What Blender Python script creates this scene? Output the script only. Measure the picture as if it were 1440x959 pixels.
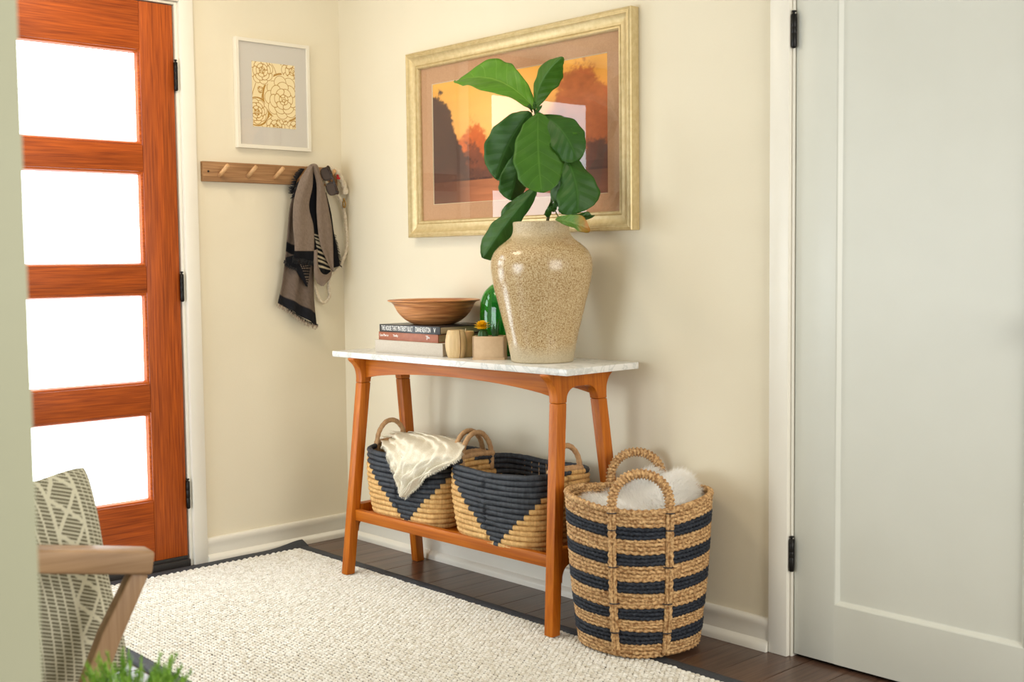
import bpy, bmesh, math, random
import numpy as np
from mathutils import Vector, Matrix
from mathutils.geometry import tessellate_polygon

for o in list(bpy.data.objects): bpy.data.objects.remove(o)
S = bpy.context.scene
COL = S.collection
rnd = random.Random(7)
PI = math.pi

# ------------------------------------------------------------------ camera
FPX = 1681.15
CAM = Vector((4.0790, -2.8378, 1.1278))
yaw, pitch, roll = 2.39471165, -0.06664306, -0.01111203
fwd = Vector((math.cos(pitch)*math.cos(yaw), math.cos(pitch)*math.sin(yaw), math.sin(pitch)))
r0 = fwd.cross(Vector((0, 0, 1))).normalized(); u0 = r0.cross(fwd)
rgt = r0*math.cos(roll) + u0*math.sin(roll); upv = -r0*math.sin(roll) + u0*math.cos(roll)
cd = bpy.data.cameras.new('camera'); cam = bpy.data.objects.new('camera', cd); COL.objects.link(cam)
M = Matrix.Identity(4)
for i in range(3):
    M[i][0] = rgt[i]; M[i][1] = upv[i]; M[i][2] = -fwd[i]; M[i][3] = CAM[i]
cam.matrix_world = M
cd.sensor_width = 36; cd.lens = FPX/1440*36; cd.clip_start = .05
cd.dof.use_dof = True; cd.dof.focus_distance = 4.0; cd.dof.aperture_fstop = 4.2
S.camera = cam

# ------------------------------------------------------------------ light
S.view_settings.view_transform = 'Standard'
S.view_settings.look = 'None'
S.view_settings.gamma = 1
S.view_settings.use_curve_mapping = False
S.view_settings.exposure = -0.05
W = bpy.data.worlds.new('world'); S.world = W; W.use_nodes = True
W.node_tree.nodes['Background'].inputs[0].default_value = (1.0, .985, .94, 1)
W.node_tree.nodes['Background'].inputs[1].default_value = .24
PANE_STRENGTH = 7.5

def area(name, loc, target, size, power, col, sy=None):
    l = bpy.data.lights.new(name, 'AREA'); l.energy = power; l.color = col
    l.shape = 'RECTANGLE'; l.size = size; l.size_y = sy or size
    o = bpy.data.objects.new(name, l); COL.objects.link(o); o.location = loc
    o.rotation_euler = (Vector(target)-Vector(loc)).to_track_quat('-Z', 'Y').to_euler()
    return o
area('ceiling_lamp_light', (.80, -1.30, 2.38), (.6, -1.0, 0), .5, 13, (1, .84, .62))
# a tall window of the front room, beyond the partition, on the left hand side
area('front_window_light', (.85, -4.0, .85), (.7, -.3, .4), 1.5, 60, (.86, .94, 1), 1.2)
# added fill light, out of view at the right, to brighten the left wall
area('side_fill_light', (5.3, -1.15, 1.35), (0, -.6, .9), 1.9, 76, (1, .975, .92), 1.7)

# ------------------------------------------------------------------ helpers
def ray(px, py):
    return rgt*((px-720)/FPX) - upv*((py-479.5)/FPX) + fwd
def at(px, py, ax, val):
    """world point of a measured photo point on the plane axis = val"""
    r = ray(px, py); return CAM + r*((val-CAM[ax])/r[ax])
def dep(px, py, d):
    return CAM + ray(px, py)*d

def link(o, parent=None):
    COL.objects.link(o)
    if parent is not None: o.parent = parent
    return o
def empty(name, loc=(0, 0, 0), rz=0):
    o = bpy.data.objects.new(name, None); o.empty_display_size = .05
    o.location = loc; o.rotation_euler = (0, 0, rz); return link(o)
def tag(o, label, cat, group=None):
    o['label'] = label; o['category'] = cat
    if group: o['group'] = group
    return o
def struct(o): o['kind'] = 'structure'; return o
def mesh_obj(name, verts, faces, m, parent=None, smooth=False, mi=None):
    me = bpy.data.meshes.new(name)
    me.from_pydata([tuple(v) for v in verts], [], [tuple(f) for f in faces]); me.update()
    for k in (m if isinstance(m, (list, tuple)) else [m]): me.materials.append(k)
    if smooth: me.polygons.foreach_set('use_smooth', [True]*len(me.polygons))
    if mi is not None: me.polygons.foreach_set('material_index', mi)
    return link(bpy.data.objects.new(name, me), parent)
def bm_obj(name, bm, m, parent=None, smooth=False):
    bmesh.ops.recalc_face_normals(bm, faces=bm.faces)
    me = bpy.data.meshes.new(name); bm.to_mesh(me); bm.free()
    for k in (m if isinstance(m, (list, tuple)) else [m]): me.materials.append(k)
    if smooth:
        me.polygons.foreach_set('use_smooth', [True]*len(me.polygons))
        me.set_sharp_from_angle(angle=math.radians(smooth if smooth is not True else 40))
    return link(bpy.data.objects.new(name, me), parent)
def box(name, lo, hi, m, parent=None, bev=0.0, seg=2):
    bm = bmesh.new()
    bmesh.ops.create_cube(bm, size=1)
    lo = Vector(lo); hi = Vector(hi)
    for v in bm.verts:
        v.co = Vector([(lo[i]+hi[i])/2 + v.co[i]*(hi[i]-lo[i]) for i in range(3)])
    if bev: bmesh.ops.bevel(bm, geom=bm.edges[:], offset=bev, segments=seg, profile=.5, affect='EDGES')
    return bm_obj(name, bm, m, parent, smooth=bool(bev))
def boxbm(bm, lo, hi, bev=0):
    r = bmesh.ops.create_cube(bm, size=1)
    for v in r['verts']:
        v.co = Vector([(lo[i]+hi[i])/2 + v.co[i]*(hi[i]-lo[i]) for i in range(3)])
    if bev:
        es = list({e for v in r['verts'] for e in v.link_edges})
        bmesh.ops.bevel(bm, geom=es, offset=bev, segments=2, profile=.5, affect='EDGES')
def prism(name, outline, fn, m, parent=None, bev=0.0, smooth=40):
    """outline: list of 2D points; fn(p, side) -> 3D for side 0/1"""
    bm = bmesh.new(); n = len(outline)
    a = [bm.verts.new(fn(p, 0)) for p in outline]; b = [bm.verts.new(fn(p, 1)) for p in outline]
    tris = tessellate_polygon([[Vector((p[0], p[1], 0)) for p in outline]])
    for t in tris:
        bm.faces.new([a[i] for i in t]); bm.faces.new([b[i] for i in reversed(t)])
    for i in range(n):
        j = (i+1) % n; bm.faces.new([a[i], a[j], b[j], b[i]])
    bmesh.ops.recalc_face_normals(bm, faces=bm.faces)
    if bev:
        es = [e for e in bm.edges if len(e.link_faces) == 2 and e.calc_face_angle(0) > .6]
        bmesh.ops.bevel(bm, geom=es, offset=bev, segments=2, profile=.5, affect='EDGES')
    return bm_obj(name, bm, m, parent, smooth=smooth)
def lathe(name, prof, m, parent=None, seg=48, close=False, squash=(1, 1), smooth=True):
    V = []; F = []
    for r, z in prof:
        for k in range(seg):
            a = 2*PI*k/seg; V.append((r*math.cos(a)*squash[0], r*math.sin(a)*squash[1], z))
    n = len(prof)
    for i in range(n-1):
        for k in range(seg):
            k2 = (k+1) % seg
            F.append((i*seg+k, i*seg+k2, (i+1)*seg+k2, (i+1)*seg+k))
    F.append(tuple(range(seg))[::-1]) if prof[0][0] > 1e-4 else None
    if prof[-1][0] > 1e-4: F.append(tuple((n-1)*seg+k for k in range(seg)))
    return mesh_obj(name, V, F, m, parent, smooth)
def tube_data(path, rad, seg=8, closed=False, lobes=0, amp=0, twist=0, up=(0, 0, 1)):
    P = np.array([tuple(p) for p in path], float); n = len(P)
    if closed: T = np.roll(P, -1, 0)-np.roll(P, 1, 0)
    else:
        T = np.gradient(P, axis=0)
    T /= np.linalg.norm(T, axis=1)[:, None]+1e-12
    U = np.zeros_like(T); ref = np.array(up, float)
    prev = None
    for i in range(n):
        if prev is None or closed:
            a = ref - T[i]*(ref@T[i])
            if np.linalg.norm(a) < 1e-3: a = np.array([1., 0, 0]) - T[i]*T[i][0]
        else: a = prev - T[i]*(prev@T[i])
        a /= np.linalg.norm(a); U[i] = a; prev = a
    B = np.cross(T, U)
    L = np.concatenate([[0], np.cumsum(np.linalg.norm(np.diff(P, axis=0), axis=1))])
    R = np.array([rad]*n) if np.isscalar(rad) else np.array(rad)
    ph = np.linspace(0, 2*PI, seg, endpoint=False)
    rr = R[:, None]*(1 + (amp*np.cos(lobes*ph[None, :] - twist*L[:, None]) if lobes else 0*ph[None, :]))
    V = P[:, None, :] + rr[..., None]*(np.cos(ph)[None, :, None]*U[:, None, :] + np.sin(ph)[None, :, None]*B[:, None, :])
    V = V.reshape(-1, 3); F = []
    for i in range(n if closed else n-1):
        j = (i+1) % n
        for k in range(seg):
            k2 = (k+1) % seg; F.append((i*seg+k, i*seg+k2, j*seg+k2, j*seg+k))
    if not closed:
        F.append(tuple(range(seg))[::-1]); F.append(tuple((n-1)*seg+k for k in range(seg)))
    return V, F
def tube(name, path, rad, m, parent=None, **k):
    V, F = tube_data(path, rad, **k); return mesh_obj(name, V.tolist(), F, m, parent, True)
def smooth_path(pts, n=40, closed=False):
    P = [Vector(p) for p in pts]; N = len(P); out = []
    segs = N if closed else N-1
    for s in range(segs):
        p1 = P[s]; p2 = P[(s+1) % N]
        p0 = P[(s-1) % N] if closed or s > 0 else p1*2-p2
        p3 = P[(s+2) % N] if closed or s < N-2 else p2*2-p1
        q = max(2, n//segs)
        for i in range(q):
            t = i/q
            out.append(.5*((2*p1)+(-p0+p2)*t+(2*p0-5*p1+4*p2-p3)*t*t+(-p0+3*p1-3*p2+p3)*t**3))
    if not closed: out.append(P[-1].copy())
    return out
def grid(name, G, m, parent=None, colors=None, smooth=True, solid=0, uv=True):
    """G: ni x nj x 3 array"""
    G = np.asarray(G, float); ni, nj = G.shape[:2]
    V = G.reshape(-1, 3)
    F = [(i*nj+j, i*nj+j+1, (i+1)*nj+j+1, (i+1)*nj+j) for i in range(ni-1) for j in range(nj-1)]
    o = mesh_obj(name, V.tolist(), F, m, parent, smooth)
    me = o.data
    li = np.zeros(len(me.loops), int); me.loops.foreach_get('vertex_index', li)
    if uv:
        L = me.uv_layers.new(name='UVMap')
        uvs = np.stack([(li//nj)/(ni-1), (li % nj)/(nj-1)], 1)
        L.data.foreach_set('uv', uvs.ravel())
    if colors is not None:
        ca = me.color_attributes.new('Col', 'FLOAT_COLOR', 'POINT')
        c = np.asarray(colors, float).reshape(-1, 3)
        ca.data.foreach_set('color', np.concatenate([c, np.ones((len(c), 1))], 1).ravel())
    if solid:
        md = o.modifiers.new('solid', 'SOLIDIFY'); md.thickness = solid; md.offset = 0
    return o
def srgb(r, g, b):
    f = lambda c: (c/255/12.92 if c/255 <= .04045 else ((c/255+.055)/1.055)**2.4)
    return (f(r), f(g), f(b))

# ------------------------------------------------------------------ materials
def base_mat(name, col, rough=.5, metal=0, spec=.5, **kw):
    m = bpy.data.materials.new(name); m.use_nodes = True
    b = m.node_tree.nodes['Principled BSDF']
    b.inputs['Base Color'].default_value = (*col, 1); b.inputs['Roughness'].default_value = rough
    b.inputs['Metallic'].default_value = metal; b.inputs['Specular IOR Level'].default_value = spec
    for k, v in kw.items(): b.inputs[k.replace('_', ' ')].default_value = v
    return m, m.node_tree, b
def noise_mat(name, c1, c2, scale=(8, 8, 8), nscale=1, rough=.5, detail=4, bump=0, bscale=None, lo=.35, hi=.65, metal=0, spec=.5, dist=0, coord='Object', **kw):
    m, nt, b = base_mat(name, c1, rough, metal, spec, **kw)
    N = nt.nodes; L = nt.links
    tc = N.new('ShaderNodeTexCoord'); mp = N.new('ShaderNodeMapping'); mp.inputs['Scale'].default_value = scale
    L.new(tc.outputs[coord], mp.inputs[0])
    n = N.new('ShaderNodeTexNoise'); n.inputs['Scale'].default_value = nscale; n.inputs['Detail'].default_value = detail
    n.inputs['Distortion'].default_value = dist
    L.new(mp.outputs[0], n.inputs['Vector'])
    cr = N.new('ShaderNodeValToRGB'); cr.color_ramp.elements[0].position = lo; cr.color_ramp.elements[1].position = hi
    cr.color_ramp.elements[0].color = (*c1, 1); cr.color_ramp.elements[1].color = (*c2, 1)
    L.new(n.outputs['Fac'], cr.inputs[0]); L.new(cr.outputs[0], b.inputs['Base Color'])
    if bump:
        n2 = n
        if bscale:
            mp2 = N.new('ShaderNodeMapping'); mp2.inputs['Scale'].default_value = bscale; L.new(tc.outputs[coord], mp2.inputs[0])
            n2 = N.new('ShaderNodeTexNoise'); n2.inputs['Scale'].default_value = 1; L.new(mp2.outputs[0], n2.inputs['Vector'])
        bp = N.new('ShaderNodeBump'); bp.inputs['Strength'].default_value = bump; bp.inputs['Distance'].default_value = .004
        L.new(n2.outputs['Fac'], bp.inputs['Height']); L.new(bp.outputs[0], b.inputs['Normal'])
    return m
def wood(name, c1, c2, axis, rough=.4, fine=140, bump=.15, coat=0):
    sc = [fine]*3; sc[axis] = fine/28
    m = noise_mat(name, c1, c2, scale=sc, rough=rough, detail=5, bump=bump, lo=.3, hi=.7, dist=.3)
    nt = m.node_tree; N = nt.nodes; L = nt.links; b = N['Principled BSDF']
    tc = [n for n in N if n.type == 'TEX_COORD'][0]
    mp = N.new('ShaderNodeMapping'); s2 = [14]*3; s2[axis] = 1.6; mp.inputs['Scale'].default_value = s2
    L.new(tc.outputs['Object'], mp.inputs[0])
    n = N.new('ShaderNodeTexNoise'); n.inputs['Scale'].default_value = 1; n.inputs['Distortion'].default_value = .8
    L.new(mp.outputs[0], n.inputs['Vector'])
    oi = N.new('ShaderNodeObjectInfo')
    ad = N.new('ShaderNodeMath'); ad.operation = 'MULTIPLY_ADD'; ad.inputs[1].default_value = .35; L.new(oi.outputs['Random'], ad.inputs[0])
    mr = N.new('ShaderNodeMapRange'); mr.inputs['From Min'].default_value = .3; mr.inputs['From Max'].default_value = .7
    mr.inputs['To Min'].default_value = .62; mr.inputs['To Max'].default_value = 1.05
    L.new(n.outputs['Fac'], mr.inputs[0]); 
    mx = N.new('ShaderNodeMix'); mx.data_type = 'RGBA'; mx.blend_type = 'MULTIPLY'; mx.inputs[0].default_value = .7
    src = b.inputs['Base Color'].links[0].from_socket
    L.new(src, mx.inputs[6]); L.new(mr.outputs[0], mx.inputs[7]); L.new(mx.outputs[2], b.inputs['Base Color'])
    b.inputs['Specular IOR Level'].default_value = .3
    if coat: b.inputs['Coat Weight'].default_value = coat; b.inputs['Coat Roughness'].default_value = .2
    return m
def col_mat(name, rough=.7, bump=0, bscale=(400, 400, 400), spec=.3, **kw):
    m, nt, b = base_mat(name, (1, 1, 1), rough, 0, spec, **kw)
    a = nt.nodes.new('ShaderNodeVertexColor'); a.layer_name = 'Col'
    nt.links.new(a.outputs[0], b.inputs['Base Color'])
    if bump:
        tc = nt.nodes.new('ShaderNodeTexCoord'); mp = nt.nodes.new('ShaderNodeMapping'); mp.inputs['Scale'].default_value = bscale
        n = nt.nodes.new('ShaderNodeTexNoise'); n.inputs['Scale'].default_value = 1
        bp = nt.nodes.new('ShaderNodeBump'); bp.inputs['Strength'].default_value = bump; bp.inputs['Distance'].default_value = .002
        L = nt.links.new
        L(tc.outputs['Object'], mp.inputs[0]); L(mp.outputs[0], n.inputs['Vector']); L(n.outputs['Fac'], bp.inputs['Height']); L(bp.outputs[0], b.inputs['Normal'])
    return m

WALL = noise_mat('wall_paint', (.76, .69, .53), (.78, .71, .55), scale=(3, 3, 3), rough=.6, bump=.06, bscale=(180, 180, 180), spec=.35)
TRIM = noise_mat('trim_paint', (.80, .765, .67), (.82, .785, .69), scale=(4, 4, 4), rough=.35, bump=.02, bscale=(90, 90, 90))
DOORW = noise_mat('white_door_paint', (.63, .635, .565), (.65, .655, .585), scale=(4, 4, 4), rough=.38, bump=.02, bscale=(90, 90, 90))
SAGE = noise_mat('sage_paint', (.42, .43, .30), (.44, .45, .32), scale=(3, 3, 3), rough=.6)
CEIL = noise_mat('ceiling_paint', (.82, .79, .72), (.84, .81, .74), rough=.8)
MAHOG_V = wood('mahogany_upright', (.27, .046, .005), (.54, .112, .011), 2, rough=.45, fine=160)
MAHOG_H = wood('mahogany_level', (.27, .045, .005), (.55, .112, .011), 1, rough=.45, fine=160)
CHERRY = wood('honey_cherry_wood', (.41, .092, .004), (.60, .175, .010), 2, rough=.42, fine=120, bump=.06)
CHERRY_X = wood('honey_cherry_wood_long', (.41, .092, .004), (.60, .175, .010), 0, rough=.42, fine=120, bump=.06)
PLANK = wood('dark_floor_wood', (.070, .035, .021), (.15, .080, .052), 1, rough=.34, fine=110, bump=.1, coat=.3)
RACK = wood('weathered_oak', (.24, .115, .045), (.46, .25, .11), 1, rough=.65, fine=150, bump=.3)
PEGW = wood('pale_peg_wood', (.60, .33, .14), (.74, .45, .22), 0, rough=.5, fine=150)
CHAIRW = wood('chair_oak', (.33, .19, .095), (.52, .33, .19), 0, rough=.45, fine=90, bump=.1)
CHAIRV = wood('chair_oak_upright', (.33, .19, .095), (.52, .33, .19), 2, rough=.45, fine=90, bump=.1)
BLACKM = base_mat('black_iron', (.02, .019, .018), .4, .8)[0]
GAPD = base_mat('dark_gap', (.012, .008, .006), .8)[0]
RUBBER = base_mat('dark_threshold', (.03, .028, .027), .55)[0]
BIND = noise_mat('charcoal_rug_binding', (.028, .031, .038), (.05, .054, .064), scale=(500, 500, 500), rough=.75, bump=.4)
GOLD = noise_mat('champagne_gilt', (.56, .43, .21), (.64, .51, .27), scale=(60, 60, 60), rough=.38, metal=.35, bump=.03, spec=.5)

def pane_mat():
    m = bpy.data.materials.new('frosted_daylit_glass'); m.use_nodes = True
    nt = m.node_tree; b = nt.nodes['Principled BSDF']
    b.inputs['Base Color'].default_value = (.8, .85, .88, 1); b.inputs['Roughness'].default_value = .25
    b.inputs['Emission Color'].default_value = (.84, .95, 1, 1); b.inputs['Emission Strength'].default_value = PANE_STRENGTH
    return m
PANE = pane_mat()

def marble():
    m, nt, b = base_mat('white_marble', (.8, .8, .8), .16)
    N = nt.nodes; L = nt.links.new
    tc = N.new('ShaderNodeTexCoord'); n = N.new('ShaderNodeTexNoise'); n.inputs['Scale'].default_value = 4.5; n.inputs['Detail'].default_value = 6
    n.inputs['Distortion'].default_value = 1.6; n.inputs['Roughness'].default_value = .62
    L(tc.outputs['Object'], n.inputs['Vector'])
    cr = N.new('ShaderNodeValToRGB'); e = cr.color_ramp.elements
    e[0].position = .465; e[0].color = (.76, .755, .73, 1); e[1].position = .53; e[1].color = (.76, .75, .72, 1)
    k = e.new(.5); k.color = (.58, .59, .57, 1)
    L(n.outputs['Fac'], cr.inputs[0]); L(cr.outputs[0], b.inputs['Base Color'])
    return m
MARBLE = marble()

def glaze():
    m, nt, b = base_mat('speckled_glaze', (.6, .5, .35), .22)
    N = nt.nodes; L = nt.links.new
    tc = N.new('ShaderNodeTexCoord')
    v = N.new('ShaderNodeTexNoise'); v.inputs['Scale'].default_value = 260; v.inputs['Detail'].default_value = 3
    L(tc.outputs['Object'], v.inputs['Vector'])
    big = N.new('ShaderNodeTexNoise'); big.inputs['Scale'].default_value = 9; L(tc.outputs['Object'], big.inputs['Vector'])
    cr = N.new('ShaderNodeValToRGB'); e = cr.color_ramp.elements
    e[0].position = .30; e[0].color = (.22, .12, .045, 1); e[1].position = .66; e[1].color = (.60, .48, .29, 1)
    k = e.new(.47); k.color = (.45, .31, .15, 1)
    L(v.outputs['Fac'], cr.inputs[0])
    # matte grey unglazed foot and shoulder
    sp = N.new('ShaderNodeSeparateXYZ'); L(tc.outputs['Object'], sp.inputs[0])
    ad = N.new('ShaderNodeMath'); ad.operation = 'MULTIPLY_ADD'; ad.inputs[1].default_value = .07; L(big.outputs['Fac'], ad.inputs[0]); L(sp.outputs['Z'], ad.inputs[2])
    rf = N.new('ShaderNodeValToRGB'); f = rf.color_ramp.elements
    f[0].position = .06; f[0].color = (1, 1, 1, 1); f[1].position = .10; f[1].color = (0, 0, 0, 1)
    a = f.new(.405); a.color = (0, 0, 0, 1); c = f.new(.44); c.color = (.7, .7, .7, 1)
    L(ad.outputs[0], rf.inputs[0])
    mx = N.new('ShaderNodeMix'); mx.data_type = 'RGBA'; mx.inputs[7].default_value = (.47, .40, .27, 1)
    mm = N.new('ShaderNodeMath'); mm.operation = 'MULTIPLY'; mm.inputs[1].default_value = .75; L(rf.outputs[0], mm.inputs[0])
    L(mm.outputs[0], mx.inputs[0]); L(cr.outputs[0], mx.inputs[6]); L(mx.outputs[2], b.inputs['Base Color'])
    mr = N.new('ShaderNodeMapRange'); mr.inputs['To Min'].default_value = .16; mr.inputs['To Max'].default_value = .6
    L(rf.outputs[0], mr.inputs[0]); L(mr.outputs[0], b.inputs['Roughness'])
    bp = N.new('ShaderNodeBump'); bp.inputs['Strength'].default_value = .12; bp.inputs['Distance'].default_value = .002
    L(v.outputs['Fac'], bp.inputs['Height']); L(bp.outputs[0], b.inputs['Normal'])
    return m
GLAZE = glaze()

def leaf_mat(name, c, vein, tip=None):
    m, nt, b = base_mat(name, c, .48, 0, .4)
    N = nt.nodes; L = nt.links.new
    uv = N.new('ShaderNodeUVMap'); uv.uv_map = 'UVMap'; s = N.new('ShaderNodeSeparateXYZ'); L(uv.outputs[0], s.inputs[0])
    def mt(op, a, b_=None, c_=None):
        n = N.new('ShaderNodeMath'); n.operation = op
        for i, q in enumerate((a, b_, c_)):
            if q is None: continue
            if isinstance(q, (int, float)): n.inputs[i].default_value = q
            else: L(q, n.inputs[i])
        return n.outputs[0]
    av = mt('ABSOLUTE', mt('MULTIPLY_ADD', s.outputs[1], 2., -1.))       # 0 mid, 1 edge
    mid = mt('LESS_THAN', av, .035)
    ph = mt('MULTIPLY', mt('SUBTRACT', s.outputs[0], mt('MULTIPLY', av, .17)), 7.)
    fr = mt('ABSOLUTE', mt('SUBTRACT', mt('FRACT', ph), .5))
    side = mt('MULTIPLY', mt('LESS_THAN', fr, .035), .6)
    v = mt('MAXIMUM', mid, side)
    tc = N.new('ShaderNodeTexCoord'); n = N.new('ShaderNodeTexNoise'); n.inputs['Scale'].default_value = 30; n.inputs['Detail'].default_value = 4
    L(tc.outputs['Object'], n.inputs['Vector'])
    m1 = N.new('ShaderNodeMix'); m1.data_type = 'RGBA'; m1.inputs[6].default_value = (c[0]*.65, c[1]*.7, c[2]*.65, 1); m1.inputs[7].default_value = (c[0]*1.2, c[1]*1.2, c[2]*1.1, 1)
    L(n.outputs['Fac'], m1.inputs[0])
    last = m1.outputs[2]
    if tip:
        m3 = N.new('ShaderNodeMix'); m3.data_type = 'RGBA'; m3.inputs[7].default_value = (*tip, 1)
        r = N.new('ShaderNodeMapRange'); r.inputs['From Min'].default_value = .62; r.inputs['From Max'].default_value = .92
        L(mt('ADD', s.outputs[0], mt('MULTIPLY_ADD', n.outputs['Fac'], .4, -.2)), r.inputs[0]); L(r.outputs[0], m3.inputs[0]); L(last, m3.inputs[6]); last = m3.outputs[2]
    m2 = N.new('ShaderNodeMix'); m2.data_type = 'RGBA'; m2.inputs[7].default_value = (*vein, 1)
    L(mt('MULTIPLY', v, .45), m2.inputs[0]); L(last, m2.inputs[6]); L(m2.outputs[2], b.inputs['Base Color'])
    bp = N.new('ShaderNodeBump'); bp.inputs['Strength'].default_value = .22; bp.inputs['Distance'].default_value = .002; bp.invert = True
    vs = mt('MINIMUM', mt('MULTIPLY', fr, 3.), mt('MULTIPLY', av, 6.)); L(vs, bp.inputs['Height']); bp.invert = False
    L(bp.outputs[0], b.inputs['Normal'])
    tr = N.new('ShaderNodeBsdfTranslucent'); L(m2.outputs[2], tr.inputs[0]); ms = N.new('ShaderNodeMixShader'); ms.inputs[0].default_value = .28
    L(b.outputs[0], ms.inputs[1]); L(tr.outputs[0], ms.inputs[2]); L(ms.outputs[0], N['Material Output'].inputs[0])
    return m
LEAF = leaf_mat('fiddle_leaf_green', (.062, .185, .012), (.13, .30, .04))
LEAFD = leaf_mat('fiddle_leaf_deep', (.036, .125, .012), (.07, .19, .03))
LEAFL = leaf_mat('fiddle_leaf_young', (.13, .33, .02), (.30, .50, .08))
LEAFY = leaf_mat('fiddle_leaf_yellowing', (.10, .24, .015), (.35, .40, .06), tip=(.48, .20, .02))

# ================================================================== SETTING
CEILZ = 2.44
floor = struct(box('floor', (-.2, -4.6, -.12), (5.4, .15, -.018), base_mat('subfloor', (.03, .02, .015), .9)[0]))
x = -.06; k = 0
while x < 5.3:
    w = .127
    y = .02; first = rnd.uniform(.3, 1.3)
    while y > -4.5:
        ln = first if y > 0 else rnd.uniform(.9, 1.6)
        y2 = max(y-ln, -4.55)
        p = box('plank', (x+.0007, y2+.0007, -.018), (x+w-.0007, y-.0007, rnd.uniform(-.0006, 0)), PLANK, floor, bev=.0012, seg=1)
        y = y2
    x += w
# back wall (console) with the white door's opening
def wall_box(name, parts, m):
    bm = bmesh.new()
    for lo, hi in parts: boxbm(bm, lo, hi)
    return struct(bm_obj(name, bm, m))
wall_box('wall_back', [((-.12, 0, 0), (2.166, .12, CEILZ)), ((2.965, 0, 0), (5.4, .12, CEILZ)), ((2.166, 0, 2.05), (2.965, .12, CEILZ)), ((2.166, .1, 0), (2.965, .12, 2.05))], WALL)
wall_box('wall_left', [((-.12, -.712, 0), (0, 0, CEILZ)), ((-.12, -4.6, 0), (0, -1.668, CEILZ)), ((-.12, -1.668, 2.085), (0, -.712, CEILZ))], WALL)
struct(box('wall_partition', (2.649, -4.6, 0), (2.769, -2.339, CEILZ), SAGE, bev=.004))
struct(box('ceiling', (-.12, -4.6, CEILZ), (5.4, .12, CEILZ+.1), CEIL))

# baseboards
BP = [(0, .094), (.008, .094), (.013, .091), (.0155, .085), (.016, .078), (.0145, .070), (.012, .062), (.0115, .050), (.0115, .030), (.017, .027), (.024, .022), (.028, .014), (.029, .0), (0, 0)]
def bb_prism(name, m, f): 
    o = prism(name, BP, f, m, smooth=50); return struct(o)
bb_prism('baseboard_back', TRIM, lambda p, s: Vector((p[0] if s == 0 else 2.100, -p[0], p[1])))
bb_prism('baseboard_left', TRIM, lambda p, s: Vector((p[0], -p[0] if s == 0 else -.656, p[1])))
# end return of the shoe at the white door casing
# casings
c1 = struct(box('trim_1', (2.102, -.020, 0), (2.165, .01, 2.16), TRIM, bev=.003))
struct(box('trim_2', (2.166, -.006, 0), (2.1725, .06, 2.05), TRIM, bev=.0012))
struct(box('trim_3', (2.166, -.020, 2.052), (3.03, .01, 2.16), TRIM, bev=.003))
struct(box('trim_4', (2.967, -.020, 0), (3.03, .01, 2.051), TRIM, bev=.003))
struct(box('trim_5', (-.01, -.712, 0), (.018, -.656, 2.16), TRIM, bev=.004))
struct(box('trim_6', (-.01, -1.726, 2.085), (.018, -.7125, 2.16), TRIM, bev=.003))
struct(box('trim_7', (-.01, -1.726, 0), (.018, -1.668, 2.084), TRIM, bev=.004))
struct(box('trim_8', (-.06, -.7235, 0), (.004, -.7125, 2.084), TRIM, bev=.001))
struct(box('trim_9', (-.06, -1.668, 2.0745), (.004, -.7235, 2.084), TRIM, bev=.001))
struct(box('trim_10', (-.10, -1.668, 0), (.012, -.724, .028), RUBBER, bev=.004))
struct(box('trim_11', (-.11, -1.69, 0), (-.065, -.70, 2.09), GAPD))

# ---- mahogany front door: stiles, rails, panes, beads, hinges
d1 = struct(empty('door_1'))
yr, yl = -.731, -1.645          # hinge edge / latch edge
X0, X1 = -.045, 0.0
box('bottom_sweep', (X0-.002, yl, .029), (X1+.001, yr, .040), RUBBER, d1, bev=.001)
sty = yr-.130; styl = yl+.130
box('stile', (X0, sty+.0008, .041), (X1, yr, 2.070), MAHOG_V, d1, bev=.0015)
box('stile', (X0, yl, .041), (X1, styl-.0008, 2.070), MAHOG_V, d1, bev=.0015)
rails = [(.041, .263), (.590, .696), (1.028, 1.124), (1.465, 1.560), (1.898, 2.070)]
for a, b in rails:
    box('rail', (X0, styl, a), (X1-.0005, sty, b), MAHOG_H, d1, bev=.0012)
for (a, b), (c, d) in zip(rails[:-1], rails[1:]):
    z0, z1 = b, c
    bd = bmesh.new(); bw = .014
    y0, y1 = styl, sty
    # sloped glazing bead round the pane
    def ringpts(ins, xx): return [Vector((xx, y0+ins, z0+ins)), Vector((xx, y1-ins, z0+ins)), Vector((xx, y1-ins, z1-ins)), Vector((xx, y0+ins, z1-ins))]
    rings = [ringpts(0.0004, -.003), ringpts(.003, -.002), ringpts(.008, -.005), ringpts(.013, -.016), ringpts(.013, -.024)]
    vs = [[bd.verts.new(p) for p in r] for r in rings]
    for i in range(len(rings)-1):
        for k in range(4):
            k2 = (k+1) % 4; bd.faces.new([vs[i][k], vs[i][k2], vs[i+1][k2], vs[i+1][k]])
    o = bm_obj('glazing_bead', bd, MAHOG_H, d1)
    box('glass_pane', (-.028, y0+.004, z0+.004), (-.020, y1-.004, z1-.004), PANE, d1)
def hinge(parent, cx, cy, z0, z1, r):
    h = lathe('hinge', [(0, z1+.010), (r*.75, z1+.009), (r*.85, z1+.006), (r*.4, z1+.004), (r*.4, z1), (r, z1-.001), (r, z1-.034*1), (r*.93, z1-.035), (r, z1-.036), (r, z0+.037), (r*.93, z0+.036), (r, z0+.035), (r, z0), (r*.6, z0-.004), (0, z0-.005)][::-1], BLACKM, parent, seg=16)
    h.location = (cx, cy, 0); return h
for z0, z1 in ((.222, .322), (.996, 1.094), (1.766, 1.866)): 
    hinge(d1, .009, -.7275, z0, z1, .0072)
    box('hinge_leaf', (-.02, -.7305, z0), (.003, -.7235, z1), BLACKM, d1)
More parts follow.
